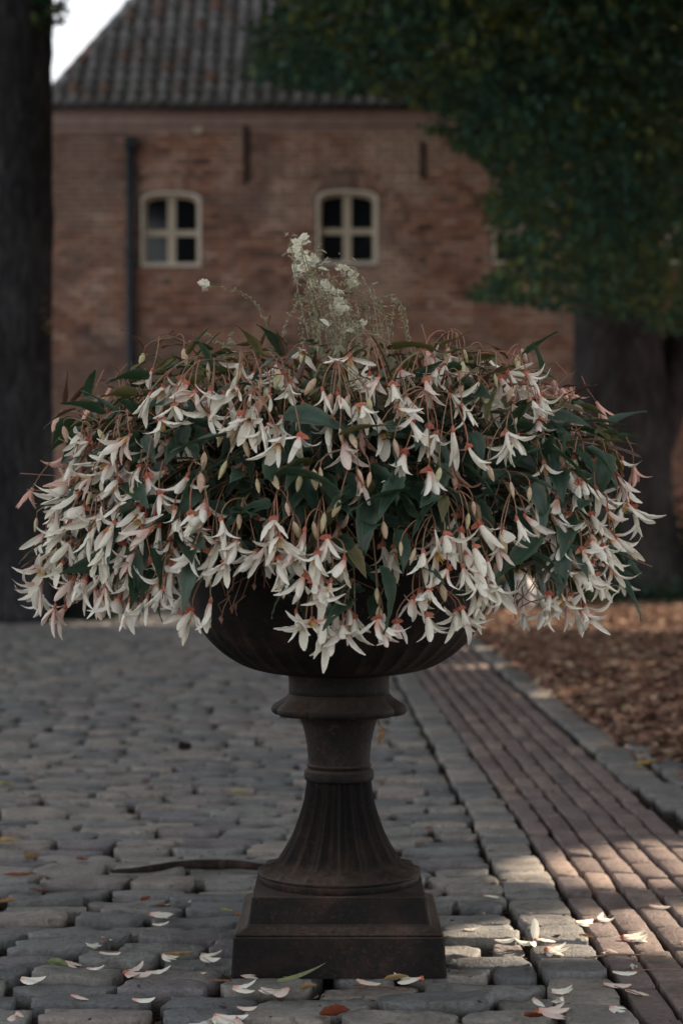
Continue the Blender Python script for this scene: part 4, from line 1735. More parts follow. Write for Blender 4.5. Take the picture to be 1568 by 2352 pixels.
# main stems: each arches out of the urn and ends above one of the flowers
targets = [flowers[i] for i in range(0, len(FL), 3)]
for (p, f, d) in targets:
    od = outward(p)
    r_ = Vector((p.x - UX, p.y - UY, 0)).length
    end = p + Vector((0, 0, random.uniform(0.04, 0.07))) - od * 0.015
    a0 = Vector((UX + random.uniform(-0.15, 0.15), UY + random.uniform(-0.15, 0.15), 0.77))
    top = max(end.z + 0.0, random.uniform(0.94, 1.04))
    c1 = a0 + od * 0.05 + Vector((0, 0, (top - a0.z) * 0.9))
    c2 = Vector((UX, UY, 0)) + od * r_ * 0.86 + Vector((0, 0, top + 0.0))
    c2.z = max(c2.z, end.z + 0.03)
    pp = bez(a0 - BO, c1 - BO, c2 - BO, end - BO, 16)
    tube('stem', pp, [0.0042 - 0.0028 * i / 16 for i in range(17)], 'stem_brown', beg, 6)
    for q in pp[5:]:
        skeleton.append(q + BO)
SK = np.array([tuple(q) for q in skeleton])


def connect(p, obj, r0=0.0011, mat='stalk_red'):
    """flower stalk from the flower neck up to the nearest stem"""
    goal = np.array(p) + np.array((0, 0, 0.055)) - np.array(outward(p)) * 0.02
    dd = ((SK - goal) ** 2).sum(1)
    k = int(dd.argmin())
    e = Vector(SK[k])
    up = p + Vector((random.gauss(0, 0.006), random.gauss(0, 0.006), 0.035))
    pp = bez(p, up, e + Vector((0, 0, 0.012)), e, 7)
    inv = obj.matrix_basis.inverted()
    pp = [inv @ (q - BO) for q in pp]
    sc = obj.matrix_basis.to_scale()[0]
    tube('stalk', pp, [r0 / sc * (1.25 - 0.25 * i / 7) for i in range(8)], mat, obj, 5)


for (p, f, d) in flowers:
    connect(p, f)
for (p, f, d) in buds:
    connect(p, f, 0.0009)


def leaf_vf(L=0.09, W=0.030, asym=0.25, fold=0.35, droop=0.4, nseg=9, teeth=True, seed=0):
    """serrated begonia leaf; base at the origin, tip along +Y, upper side +Z"""
    V, F, R = [], [], []
    for i in range(nseg + 1):
        t = i / nseg
        w = W * math.sin(PI * (0.04 + 0.96 * t) ** 0.62) ** 0.9 * (1 - 0.2 * t)
        if i == nseg:
            w = 0.0008
        z0 = -droop * L * t * t * 0.5
        y0 = L * t * (1 - 0.12 * droop * t)
        wav = 0.0018 * math.sin(t * 9 + seed)
        tw = 1.0 + (0.13 if (i % 2 and teeth) else -0.03)
        wl, wr = w * (0.5 + asym * 0.5) * tw, w * (0.5 - asym * 0.35) * tw
        yb = y0 - (0.0035 if (i % 2 and teeth) else 0)
        V += [(-wl, yb, z0 + fold * wl + wav), (-wl * 0.5, y0, z0 + fold * wl * 0.42), (0, y0, z0), (wr * 0.5, y0, z0 + fold * wr * 0.42), (wr, yb, z0 + fold * wr - wav)]
        R += [1, 0, 0.35, 0, 1]
    for i in range(nseg):
        for j in range(4):
            a = i * 5 + j
            F.append((a, a + 1, a + 6, a + 5))
    return np.array(V), F, R


LEAF = []
for k in range(6):
    LEAF.append(leaf_vf(random.uniform(0.085, 0.115), random.uniform(0.028, 0.040), random.uniform(0.1, 0.35), random.uniform(0.2, 0.5), random.uniform(0.1, 0.9), 11, True, k))
NARROW = [leaf_vf(random.uniform(0.06, 0.09), random.uniform(0.012, 0.018), 0.15, 0.5, random.uniform(-0.3, 0.5), 9, True, 20 + k) for k in range(4)]
LOWL = [leaf_vf(0.085, 0.030, 0.2, 0.35, 0.5, 4, False, 30 + k) for k in range(3)]


def lm(mat, src):
    return [mesh_of('leaf', v, f, mat, True, None, r) for v, f, r in src]


leaf_g, leaf_o, leaf_b = lm('leaf_green', LEAF), lm('leaf_olive', LEAF), lm('leaf_bronze', NARROW)
leaf_n = lm('leaf_olive', NARROW)


def leaf_M(p, direction, scale=1.0, roll=None):
    d = direction.normalized()
    up = Vector((0, 0, 1))
    x = d.cross(up)
    if x.length < 1e-3:
        x = Vector((1, 0, 0))
    x.normalize()
    z = x.cross(d)
    M = Matrix((x, d, z)).transposed().to_4x4()
    r = random.gauss(0, 0.5) if roll is None else roll
    return Matrix.Translation(p) @ M @ Matrix.Rotation(r, 4, 'Y') @ Matrix.Scale(scale, 4)


# leaves in view
NL = 258
cnt = 0
while cnt < NL:
    q = random.random()
    if q < 0.42:      # dark green middle of the mound
        x, y = random.gauss(760, 300), random.gauss(1110, 95)
    elif q < 0.62:    # upper edge
        x = random.uniform(320, 1250)
        y = random.uniform(775, 900) + 0.00022 * (x - 780) ** 2
    elif q < 0.84:
        x, y = random.uniform(100, 420), random.uniform(900, 1330)
    elif q < 0.97:
        x, y = random.uniform(1180, 1430), random.uniform(960, 1330)
    else:
        x, y = random.uniform(520, 950), random.uniform(1290, 1380)
    if x < 175 or x > 1400 or y > 1390:
        continue
    if y > 1290 and 440 < x < 640:
        continue
    p = on_mound(x, y, random.uniform(0.02, 0.16) if y > 930 else random.uniform(0.0, 0.10))
    if p.z > 1.23:
        p.z = 1.20
    od = outward(p)
    side = Vector((-od.y, od.x, 0)) * random.gauss(0, 0.9)
    zz = random.gauss(-0.35, 0.45) if y > 900 else random.gauss(0.15, 0.4)
    d = od * random.uniform(0.3, 0.9) + side + Vector((0, 0, zz))
    tip_z = p.z + d.normalized().z * 0.09
    if tip_z > 1.255:
        d.z = 0.1
    if y < 900:
        ms = random.choice([leaf_o, leaf_n, leaf_b, leaf_n, leaf_b, leaf_g])
        sc = random.uniform(0.45, 0.9)
    elif x < 250 and random.random() < 0.3:
        ms, sc = leaf_b, random.uniform(0.8, 1.2)
    elif random.random() < 0.12:
        ms, sc = leaf_o, random.uniform(0.6, 0.9)
    else:
        ms, sc = leaf_g, random.uniform(0.7, 1.15)
    link('leaf', random.choice(ms), None, beg, leaf_M(p - BO, d, sc))
    cnt += 1
# specific sprays that stand out against the background
for (x, y, dx_, dz, ms, sc) in [(330, 800, -0.5, 0.7, leaf_b, 0.8), (355, 795, 0.9, 0.5, leaf_b, 0.7), (372, 800, 1, 0.35, leaf_b, 0.7), (430, 815, 0.6, 0.8, leaf_n, 1.0), (450, 822, 0.8, 0.9, leaf_n, 1.0),
                               (150, 930, 0.2, 1, leaf_b, 0.9), (165, 925, 0.7, 0.9, leaf_b, 0.9), (175, 940, -0.9, -0.3, leaf_b, 1.0), (200, 910, 0.1, 0.9, leaf_g, 0.6), (600, 800, 0.4, 0.9, leaf_b, 0.9),
                               (590, 820, -0.3, 0.9, leaf_o, 0.7), (900, 800, 1, 0.25, leaf_o, 1.0), (1000, 800, 0.9, 0.3, leaf_n, 1.0), (1020, 815, 1, 0.35, leaf_n, 1.0), (1290, 890, 1, 0.1, leaf_b, 0.8),
                               (1240, 850, -0.2, 0.9, leaf_g, 0.6), (1380, 1015, 1, 0.05, leaf_n, 1.1), (1395, 1030, 1, -0.15, leaf_b, 1.0), (115, 1240, -1, -0.45, leaf_b, 1.0),
                               (120, 1265, -1, -0.5, leaf_b, 1.0), (1390, 1040, -0.3, -1, leaf_g, 1.0), (1345, 1030, 1, -0.6, leaf_g, 1.1), (1250, 1030, -1, -0.35, leaf_g, 1.2), (1265, 1035, 1, -0.5, leaf_g, 1.1),
                               (940, 1125, -1, -0.15, leaf_g, 1.3), (1010, 1140, -0.8, -0.7, leaf_g, 0.9), (870, 1300, 0.5, -1, leaf_g, 1.1), (680, 1340, -1, -0.6, leaf_g, 0.9), (740, 1370, 0.1, -1, leaf_g, 0.8),
                               (1235, 1230, -0.8, -0.7, leaf_g, 1.2), (1290, 1255, -0.1, -1, leaf_g, 1.0), (520, 1000, -1, -0.2, leaf_g, 1.1), (640, 1090, 1, 0.1, leaf_g, 1.2), (300, 1260, 0.3, -1, leaf_g, 0.9), (345, 1260, 0.6, -1, leaf_g, 1.0),
                               (440, 1290, -0.2, -1, leaf_g, 1.0), (300, 1300, 0.2, -1, leaf_g, 0.8), (650, 960, 1, 0.05, leaf_g, 1.3), (780, 1000, 1, 0.3, leaf_o, 1.0)]:
    p = on_mound(x, y, -0.01)
    od = outward(p)
    link('leaf', random.choice(ms), None, beg, leaf_M(p - BO, Vector((dx_, -0.25, dz)), sc, random.gauss(0, 0.35)))

# leaves and flowers deeper in and round the back, one mass
J1, J2, J3, JT = Join(), Join(), Join(), Join()
for k in range(2800):
    a = random.uniform(0, 2 * PI)
    z = random.uniform(0.80, 1.20)
    R = mound_R(z) * random.uniform(0.30, 0.84)
    if k % 3 == 0:
        z = random.uniform(1.04, 1.14)
        R = mound_R(z) * random.uniform(0.0, 0.92)
    if z < 0.86:
        R = random.uniform(0.34, 0.56)
    p = Vector((UX + R * math.cos(a), UY + R * 0.86 * math.sin(a), z))
    od = outward(p)
    d = od + Vector((random.gauss(0, 0.7), random.gauss(0, 0.7), random.gauss(-0.3, 0.5)))
    if z > 1.10 and p.x > 0.25:
        continue
    v, f, r_ = random.choice(LOWL)
    (J1 if (z < 1.07 or random.random() < 0.35) else JT).add(v, f, leaf_M(p - BO, d, random.uniform(0.8, 1.25) if z < 1.07 else random.uniform(0.4, 0.8)), random.random(), r_)
# olive and bronze young shoots along the upper edge
J4 = Join()
J5 = Join()
for k in range(620):
    a = random.uniform(0, 2 * PI)
    z = random.uniform(1.02, 1.19)
    R = mound_R(z) * random.uniform(0.4, 0.92)
    p = Vector((UX + R * math.cos(a), UY + R * 0.86 * math.sin(a), z))
    d = outward(p) * random.uniform(0.3, 1) + Vector((random.gauss(0, 0.5), random.gauss(0, 0.5), random.uniform(-0.1, 0.75)))
    v, f, r_ = random.choice(NARROW)
    (J4 if random.random() < 0.55 else J5).add(v, f, leaf_M(p - BO, d, random.uniform(0.4, 0.85)), random.random(), r_)
JT.build('top_leaves', 'leaf_olive', beg, True, 'stuff')
J4.build('young_leaves', 'leaf_olive', beg, True, 'stuff')
J5.build('bronze_leaves', 'leaf_bronze', beg, True, 'stuff')
J1.build('foliage', 'leaf_green', beg, True, 'stuff')
for k in range(150):
    a = random.uniform(0.02, PI - 0.02) if k < 110 else random.uniform(0, 2 * PI)
    z = random.uniform(0.68, 1.17)
    R = mound_R(z) * random.uniform(0.85, 1.0)
    if k >= 110:
        z = random.uniform(0.95, 1.18)
        R = mound_R(z) * random.uniform(0.7, 0.9)
    p = Vector((UX + R * math.cos(a), UY + R * 0.86 * math.sin(a), z))
    od = outward(p)
    d = (Vector((0, 0, -1)) + od * random.uniform(0, 0.6) + Vector((random.gauss(0, 0.25), random.gauss(0, 0.25), 0))).normalized()
    M = Matrix.Translation(p - BO) @ basis(d, random.uniform(0, 6))
    op = random.uniform(0.2, 0.6)
    for j in range(4):
        v, f = random.choice(PET)
        J2.add(v, f, M @ Matrix.Rotation(PI / 2 * j, 4, 'Z') @ Matrix.Rotation(-op, 4, 'X'), random.random())
    v, f = tube_vf([Vector((0, 0, 0)), Vector((0.004, 0, 0.03)), Vector((0, 0.01, 0.06))], 0.0012, 4)
    J3.add(v, [q for q in f if len(q) == 4], M, random.random())
# small bracts, seed wings and leaf stalks among the flowers
for k in range(900):
    a = random.uniform(PI, 2 * PI) if random.random() < 0.8 else random.uniform(0, PI)
    z = random.uniform(0.72, 1.2)
    R = mound_R(z) * random.uniform(0.72, 0.99)
    R *= 0.9
    z = min(z, 1.12) - 0.03
    p = Vector((UX + R * math.cos(a), UY + R * 0.86 * math.sin(a), z))
    v, f = tube_vf([Vector((0, 0, 0)), Vector((0.006, 0, 0.02)), Vector((random.gauss(0, .02), 0.01, random.uniform(0.03, 0.07)))], 0.0012, 4)
    J3.add(v, [q for q in f if len(q) == 4], Matrix.Translation(p - BO) @ Matrix.Rotation(random.uniform(0, 6.3), 4, 'Z') @ Matrix.Rotation(random.gauss(0, 0.7), 4, 'X'), random.random())
    if k % 3 == 0:
        c = 0.005
        J3.add([(0, 0, 0.006), (c, 0, 0), (0, 0.002, -0.010), (-c * 0.7, 0, -0.002)], [(0, 1, 2, 3)], Matrix.Translation(p - BO) @ Matrix.Rotation(random.uniform(0, 6.3), 4, 'Z'), random.random())
J2.build('blossoms', 'petal', beg, True, 'stuff')
J3.build('stalks', 'stalk_red', beg, True, 'stuff')

# ------------------------------------------------------------------ gaura standing in the middle
gau = tag(empty('gaura', (0.0, UY, 0.78)), 'wispy gaura with thin stems and tiny white flowers rising above the begonia', 'plant')
GO = Vector((0.0, UY, 0.78))
gp_v, gp_f = petal_vf(0.0125, 0.0075, 0.2, 0.2, 3, 4, 2)
V, F = [], []
for k, a in enumerate((-1.0, -0.35, 0.35, 1.0)):
    M = Matrix.Rotation(PI, 4, 'X') @ Matrix.Rotation(a, 4, 'Y')
    A = np.array(M)
    vv = gp_v @ A[:3, :3].T
    n = len(V)
    V += [tuple(q) for q in vv]
    F += [tuple(i + n for i in g_) for g_ in gp_f]
for k in range(4):
    a = -0.5 + k * 0.33
    v, f = tube_vf([Vector((0, -0.001, 0)), Vector((0.005 * math.sin(a), -0.006, -0.006)), Vector((0.009 * math.sin(a), -0.009, -0.012))], 0.0003, 3)
    n = len(V)
    V += [tuple(q) for q in v]
    F += [tuple(i + n for i in g_) for g_ in f]
gfl = mesh_of('blossom', V, F, 'gaura_petal')


def PG(x, y, dy=0.0):
    return P(x, y, UY + dy)


heads = []
SPRAYS = [(730, 830, 668, 548, -10, 1), (745, 830, 690, 570, 5, 1), (750, 830, 700, 590, 0, 1), (760, 830, 715, 620, 8, 1), (770, 830, 728, 640, 4, 1), (775, 830, 745, 650, 0, 1),
                                   (785, 830, 790, 620, -8, 1), (795, 830, 810, 632, -10, 1), (800, 830, 775, 660, 10, 1), (810, 830, 780, 690, 10, 1), (790, 830, 800, 720, 0, 1), (820, 830, 815, 640, 0, 1),
                                   (735, 830, 712, 690, -5, 0), (860, 830, 835, 640, 20, 0), (850, 830, 812, 655, 30, 0), (760, 835, 770, 740, 0, 1), (840, 835, 850, 760, 0, 0), (880, 835, 905, 700, 0, 0),
                                   (900, 835, 860, 690, 60, 0), (940, 825, 885, 682, 55, 0), (950, 850, 900, 690, 55, 0), (655, 830, 700, 680, -30, 0), (870, 830, 845, 660, 20, 0), (720, 830, 735, 745, 0, 1),
                                   (640, 830, 520, 650, 10, 2), (520, 840, 535, 760, -8, 0), (560, 830, 470, 765, 10, 0), (830, 830, 822, 700, 0, 0), (890, 840, 912, 790, 0, 0), (700, 830, 690, 730, 0, 0)]
for _ in range(22):
    q = random.choice(SPRAYS[:16])
    SPRAYS.append((q[0] + random.uniform(-25, 25), 830, q[2] + random.gauss(0, 26), q[3] + random.uniform(-10, 110), random.uniform(-25, 35), 0))
for (x0, y0, x1, y1, bendx, k) in SPRAYS:
    dy = random.uniform(-0.09, 0.09)
    a = PG(x0, y0 + 25, dy)
    e = PG(x1, y1, dy + random.uniform(-0.03, 0.03))
    base = Vector((random.uniform(-0.06, 0.06), UY + random.uniform(-0.06, 0.06), 0.78))
    mid = PG((x0 + x1) / 2 + bendx, (y0 + y1) / 2, dy)
    low = bez(base, base.lerp(a, 0.6) + Vector((0, 0, 0.05)), a - (mid - a) * 0.2, a, 5)
    if k == 2:
        e = PG(478, 660, dy)
        pp = bez(a, PG(610, 680, dy), PG(560, 655, dy), e, 14)
    elif bendx > 40:
        pp = bez(a, PG(x0 - 10, y0 - 110, dy), PG(x0 - 25, y1 - 12, dy), e, 12)
    else:
        pp = bez(a, a.lerp(mid, 0.6) + Vector((bendx * 0.0004, 0, 0)), mid.lerp(e, 0.4) + Vector((bendx * 0.0006, 0, 0)), e, 11)
    allp = low[:-1] + pp
    tube('stem', [q - GO for q in allp], [0.0015 - 0.0008 * i / len(allp) for i in range(len(allp))], 'gaura_stem', gau, 5)
    heads.append((pp, k))

JW = Join()
wv, wf = lathe_vf([(0.0003, 0.004), (0.0014, 0.001), (0.0012, -0.004), (0.0002, -0.007)], 5)
for pp, k in heads:
    # withered seed pods along the upper half
    for i in range(len(pp) // 3, len(pp)):
        for _ in range(3):
            t = random.random()
            q = pp[i - 1].lerp(pp[i], t)
            M = Matrix.Translation(q - GO + Vector((random.gauss(0, 0.0025), random.gauss(0, 0.0025), random.gauss(0, 0.002)))) @ Matrix.Rotation(random.gauss(0, 1.0), 4, 'X') @ Matrix.Rotation(random.gauss(0, 1.0), 4, 'Y') @ Matrix.Scale(random.uniform(0.6, 1.2), 4)
            JW.add(wv, wf, M, random.random())
for (cx_, cy_, sx_, sy_, n_) in [(710, 610, 22, 34, 90), (745, 665, 26, 28, 60), (795, 650, 30, 24, 50), (770, 720, 30, 40, 50), (800, 760, 50, 40, 40)]:
    for _ in range(n_):
        q = PG(random.gauss(cx_, sx_), random.gauss(cy_, sy_), random.gauss(0, 0.03))
        JW.add(wv, wf, Matrix.Translation(q - GO) @ Matrix.Rotation(random.gauss(0, 1.2), 4, 'X') @ Matrix.Rotation(random.gauss(0, 1.0), 4, 'Y') @ Matrix.Scale(random.uniform(0.7, 1.4), 4), random.random())
JW.build('seed_pods', 'gaura_withered', gau, True, 'stuff')
for (cx_, cy_, sx_, sy_, n_) in [(690, 560, 11, 10, 6), (694, 588, 14, 11, 7), (704, 608, 16, 11, 5), (688, 622, 10, 8, 4), (728, 655, 17, 9, 7), (745, 668, 13, 10, 4), (798, 630, 14, 9, 5), (808, 648, 8, 6, 4),
                                 (784, 700, 7, 10, 4), (765, 680, 10, 8, 3), (750, 735, 10, 8, 2), (805, 765, 12, 14, 6), (468, 656, 3, 3, 3), (775, 720, 15, 15, 3), (735, 600, 10, 10, 2)]:
    for _ in range(n_):
        q = PG(random.gauss(cx_, sx_), random.gauss(cy_, sy_), random.gauss(0, 0.03))
        M = Matrix.Translation(q - GO) @ Matrix.Rotation(random.gauss(0, 0.9), 4, 'Z') @ Matrix.Rotation(random.gauss(0, 0.5), 4, 'X') @ Matrix.Rotation(random.gauss(0, 0.6), 4, 'Y') @ Matrix.Scale(random.uniform(0.85, 1.3), 4)
        link('blossom', gfl, None, gau, M)

# ------------------------------------------------------------------ things lying about
# root or old branch lying behind the urn
rp = []
for (x, y) in ((255, 2004), (300, 2002), (345, 1998), (400, 1990), (450, 1987), (500, 1986), (550, 1990), (610, 1996), (680, 1998)):
    q = G(x, y + 6)
    q.z = 0.009
    rp.append(q)
rc = rp[4].copy()
V, F = tube_vf([q - rc for q in rp], [0.004, 0.006, 0.008, 0.010, 0.0115, 0.012, 0.011, 0.011, 0.009], 12)
V = [v * 1 + Vector((0, 0, 0.006 * mn.noise(v * 30))) + v.normalized() * 0.003 * mn.noise(v * 60) for v in V]
o = link('fallen_branch', mesh_of('fallen_branch', V, F, 'root_wood'))
o.location = rc
tag(o, 'dark crooked branch lying across the cobbles behind the plinth', 'branch')

fall_m = {'petal': fal_m, 'flushed': falp_m}


def lay_petal(parent, off, ang, tilt=0.1, sc=1.0, ms=fal_m, roll=0.0):
    M = Matrix.Translation(off) @ Matrix.Rotation(ang, 4, 'Z') @ Matrix.Rotation(-PI / 2 + tilt, 4, 'X') @ Matrix.Rotation(roll, 4, 'Z') @ Matrix.Scale(sc, 4)
    link('petal', random.choice(ms), None, parent, M)


def fallen_flower(x, y, n, label, ang=0.0, spread=0.5, sc=0.85, ms=fal_m, ovary=False, stand=False):
    q = G(x, y)
    q.z = 0.004
    if not ovary and not stand:
        f = empty('fallen_flower', q)
    else:
        f = link('fallen_flower', ov_m[1], None)
        f.location = q + Vector((0, 0, 0.003))
        f.rotation_euler = (1.2, 0.2, ang)
    tag(f, label, 'fallen flower')
    e = f
    for k in range(n):
        a = ang + spread * (k - (n - 1) / 2)
        if f.type == 'MESH':
            M = f.matrix_basis.inverted() @ Matrix.Translation(q + Vector((0, 0, 0.002 + 0.002 * k))) @ Matrix.Rotation(a, 4, 'Z') @ Matrix.Rotation(-PI / 2 + random.uniform(0.0, 0.16), 4, 'X') @ Matrix.Scale(sc, 4)
            if stand and k == n // 2:
                M = f.matrix_basis.inverted() @ Matrix.Translation(q + Vector((0, 0, 0.002))) @ Matrix.Rotation(PI - 0.15, 4, 'X') @ Matrix.Scale(sc * 0.95, 4)
            link('petal', random.choice(ms), None, f, M)
        else:
            lay_petal(f, Vector((0, 0, 0.002 + 0.002 * k)), a, random.uniform(0.0, 0.16), sc * random.uniform(0.85, 1.05), ms)
    return f


H = PI / 2
fallen_flower(495, 2343, 4, 'large cream fallen flower on the front cobbles, its petals spread like a fan', 0.3, 0.75, 1.0, fal_m, True)
fallen_flower(545, 2350, 3, 'pinkish fallen flower beside the fan shaped cream one at the front edge', -0.5, 0.7, 1.0, falp_m, True)
fallen_flower(345, 2105, 3, 'long white fallen petals in a heap on a cobble left of the plinth', 1.5, 0.25, 1.0)
fallen_flower(240, 2172, 3, 'folded white flower lying across a joint on the left cobbles', -0.9, 0.2, 0.85, fal_m, True)
fallen_flower(50, 2255, 3, 'small rounded white flower lying near the left edge of the cobbles', 1.3, 0.4, 0.8)
fallen_flower(375, 2200, 3, 'curled white flower lying beside a brown dry leaf left of the plinth', 0.9, 0.35, 0.75)
fallen_flower(462, 2202, 4, 'crumpled white flower touching the tip of the brown dry leaf', 1.2, 0.4, 0.8)
fallen_flower(290, 2240, 3, 'pink tinged fallen flower with one curved rosy petal on the cobbles', 1.6, 0.9, 0.9, falp_m, True)
fallen_flower(535, 2276, 3, 'slender white flower lying on the cobble at the left front corner of the plinth', 1.6, 0.3, 0.9)
fallen_flower(660, 2282, 4, 'faded flower with pink stalk lying right in front of the plinth', -1.2, 0.5, 0.95, falp_m, True)
fallen_flower(965, 2256, 3, 'white flower lying near the right front corner of the plinth', -1.9, 0.5, 0.9, fal_m, True)
fallen_flower(1228, 2168, 4, 'open fallen flower with one petal standing upright on the sunlit kerb', 0.1, 0.95, 0.85, fal_m, True, True)
fallen_flower(1255, 2188, 4, 'white flower with orange centre right below the upright one on the kerb', 1.1, 0.6, 0.85, fal_m, True)
fallen_flower(1320, 2125, 3, 'bright white flower lying in the sun where kerb meets bricks', 1.9, 0.3, 0.9)
fallen_flower(1370, 2118, 3, 'white fallen petals lying in sunlight on the path bricks, farther back', 2.2, 0.5, 0.8)
fallen_flower(1430, 2160, 4, 'long sunlit white flower stretched over the brick path at the right', 1.5, 0.25, 1.0, fal_m, True)
fallen_flower(1390, 2190, 3, 'small pinkish flower lying in the joint beside the sunlit bricks', 0.2, 0.6, 0.6, falp_m)
fallen_flower(1265, 2283, 3, 'narrow cream flower lying on a cobble left of the kerb', 1.7, 0.2, 0.8)
fallen_flower(1235, 2330, 4, 'broad cream and pink fallen flower on the front cobbles right of the urn', 1.6, 0.25, 1.0, falp_m, True)
fallen_flower(1290, 2298, 2, 'small curled white petal pair in the joint before the kerb', -0.5, 0.4, 0.6)
fallen_flower(545, 2240, 3, 'flattened pinkish white flower pressed against the left side of the plinth', 1.5, 0.3, 0.9, falp_m)
fallen_flower(150, 2215, 2, 'pair of blush petals beside a greenish leaf on the left cobbles', 1.2, 0.5, 0.7, falp_m)
fallen_flower(1565, 2173, 3, 'white flower cut off by the right edge lying on the brick path', 1.4, 0.5, 0.8)
fallen_flower(40, 2335, 3, 'small wilted flower in the joint at the left front corner', 0.1, 0.4, 0.6, falp_m)
fallen_flower(1450, 2222, 2, 'tiny white flower caught in a joint of the right hand bricks', 0.0, 0.5, 0.55)
fallen_flower(1400, 2322, 3, 'small white flower at the front edge of the brick path', 0.8, 0.6, 0.6)
for (x, y, a, lab) in [(235, 2158, 0.6, 'single short white petal resting above the folded flower on the left'), (350, 2128, 1.6, 'single straight white petal just in front of the heap of long petals'),
                       (230, 2193, 1.2, 'thin pale petal lying on a cobble below the folded flower'), (335, 2238, 1.9, 'short cream petal right of the pink tinged flower'),
                       (305, 2301, 1.5, 'curved white petal in the front row of cobbles at the left'), (165, 2292, 1.2, 'slim pinkish petal in a joint near the left front'),
                       (545, 2320, 1.4, 'pale petal lying between the front cobbles left of centre'), (820, 2256, 1.0, 'thin curved rosy petal in front of the plinth'),
                       (1065, 2140, 1.7, 'small white petal lying right of the plinth beyond the mid cobbles'), (1110, 2062, 1.8, 'pale green petal lying on a cobble behind and right of the plinth'),
                       (1405, 2238, 1.6, 'mushroom shaped pale petal on the shaded brick'), (1385, 2265, 1.5, 'short cream petal on the brick next to the kerb'),
                       (1435, 2280, 1.3, 'thin cream petal lying along a brick near the front'), (1225, 2300, 0.4, 'narrow petal leaning on the front cobble joint'),
                       (1040, 2210, 0.2, 'white petal standing against the right side of the plinth'), (200, 2230, 1.6, 'single blush petal left of the pink tinged flower'),
                       (1490, 2085, 1.4, 'cream petal in sunlight high on the brick path'), (1135, 2165, 1.7, 'small cream petal on the cobbles left of the upright flower')]:
    q = G(x, y)
    q.z = 0.007
    o = link('fallen_petal', random.choice(fal_m + falp_m[:3]), None)
    o.matrix_basis = Matrix.Translation(q) @ Matrix.Rotation(a, 4, 'Z') @ Matrix.Rotation(-PI / 2 + 0.08, 4, 'X') @ Matrix.Scale(random.uniform(0.6, 0.95), 4)
    tag(o, lab, 'petal')


def curl_leaf(name, x, y, L, W, ang, mat, label, curl=0.5, z=0.006):
    q = G(x, y)
    q.z = z
    V, F = [], []
    nu = 10
    for i in range(nu + 1):
        t = i / nu
        w = W * math.sin(PI * (0.03 + 0.94 * t) ** 0.9) * (1 + 0.15 * mn.noise(Vector((t * 6, x, 0))))
        for j in range(5):
            u = j / 2 - 1
            V.append((L * (t - 0.5), u * w / 2, curl * (u * u * w * 0.5 + L * 0.25 * abs(t - 0.5) ** 1.5) + 0.003 * mn.noise(Vector((t * 5, u * 2, x)))))
    for i in range(nu):
        for j in range(4):
            a = i * 5 + j
            F.append((a, a + 1, a + 6, a + 5))
    o = link(name, mesh_of(name, V, F, mat), None)
    o.location = q
    o.rotation_euler = (random.gauss(0, 0.15), random.gauss(0, 0.1), ang)
    tag(o, label, 'leaf')
    return o


curl_leaf('dry_leaf', 410, 2203, 0.075, 0.016, -0.35, 'dry_leaf', 'long curled brown dry leaf between two white flowers left of the plinth', 0.9)
curl_leaf('dry_leaf', 130, 2225, 0.05, 0.028, -0.3, 'pale_green_leaf', 'crumpled pale green leaf on the left cobbles', 0.8)
curl_leaf('dry_leaf', 908, 2258, 0.05, 0.026, 0.1, 'dry_leaf', 'tan dry leaf lying in front of the right corner of the plinth', 0.7)
curl_leaf('dry_leaf', 1225, 2345, 0.04, 0.03, 0.5, 'rust_leaf', 'rust red leaf tucked under the broad cream and pink flower', 0.6)
curl_leaf('dry_leaf', 770, 2340, 0.055, 0.035, 0.3, 'rust_leaf', 'crumpled dark red leaf at the front edge below the urn', 1.0)
curl_leaf('dry_leaf', 708, 2278, 0.035, 0.022, 0.4, 'dry_leaf', 'small brown leaf behind the faded flower before the plinth', 0.8)
curl_leaf('dry_leaf', 510, 2262, 0.04, 0.014, 0.1, 'dry_leaf', 'narrow brown leaf in the joint left of the front corner of the plinth', 0.4)
curl_leaf('dry_leaf', 835, 2272, 0.04, 0.016, 0.0, 'pale_green_leaf', 'flat olive green leaf in front of the middle of the plinth', 0.2)
curl_leaf('dry_leaf', 520, 2098, 0.03, 0.02, 0.4, 'yellow_leaf', 'small yellow leaf touching the left side of the plinth', 0.4)
curl_leaf('dry_leaf', 553, 2105, 0.03, 0.012, 0.2, 'dry_leaf', 'thin tan leaf leaning on the lower left of the plinth', 0.5)
curl_leaf('dry_leaf', 335, 2072, 0.03, 0.02, 0.8, 'rust_leaf', 'rust coloured leaf in the joint above the heap of long petals', 0.5)
curl_leaf('dry_leaf', 370, 2088, 0.028, 0.016, 1.2, 'rust_leaf', 'dark red leaf right of the heap of long petals', 0.5)
curl_leaf('dry_leaf', 90, 2052, 0.05, 0.018, 0.0, 'rust_leaf', 'flat rust leaf on a cobble at the left in the middle distance', 0.3)
curl_leaf('dry_leaf', 75, 1978, 0.05, 0.03, 0.9, 'dry_leaf', 'pale tan leaf standing in the joint at the far left', 1.1)
curl_leaf('dry_leaf', 45, 2016, 0.09, 0.02, 0.05, 'rust_leaf', 'row of reddish leaf scraps in the long joint at the left', 0.4)
curl_leaf('dry_leaf', 15, 2078, 0.05, 0.03, 0.2, 'dry_leaf', 'tan leaf cut off by the left edge on the cobbles', 0.4)
curl_leaf('dry_leaf', 188, 1980, 0.035, 0.02, 0.3, 'rust_leaf', 'small red leaf on the cobbles left of the fallen branch', 0.5)
curl_leaf('dry_leaf', 12, 1806, 0.07, 0.04, 0.5, 'yellow_leaf', 'yellow green leaf on the far cobbles at the left edge', 0.5)
curl_leaf('dry_leaf', 552, 1824, 0.07, 0.04, 0.2, 'yellow_leaf', 'pale yellow leaf on the far cobbles left of the pedestal', 0.4)
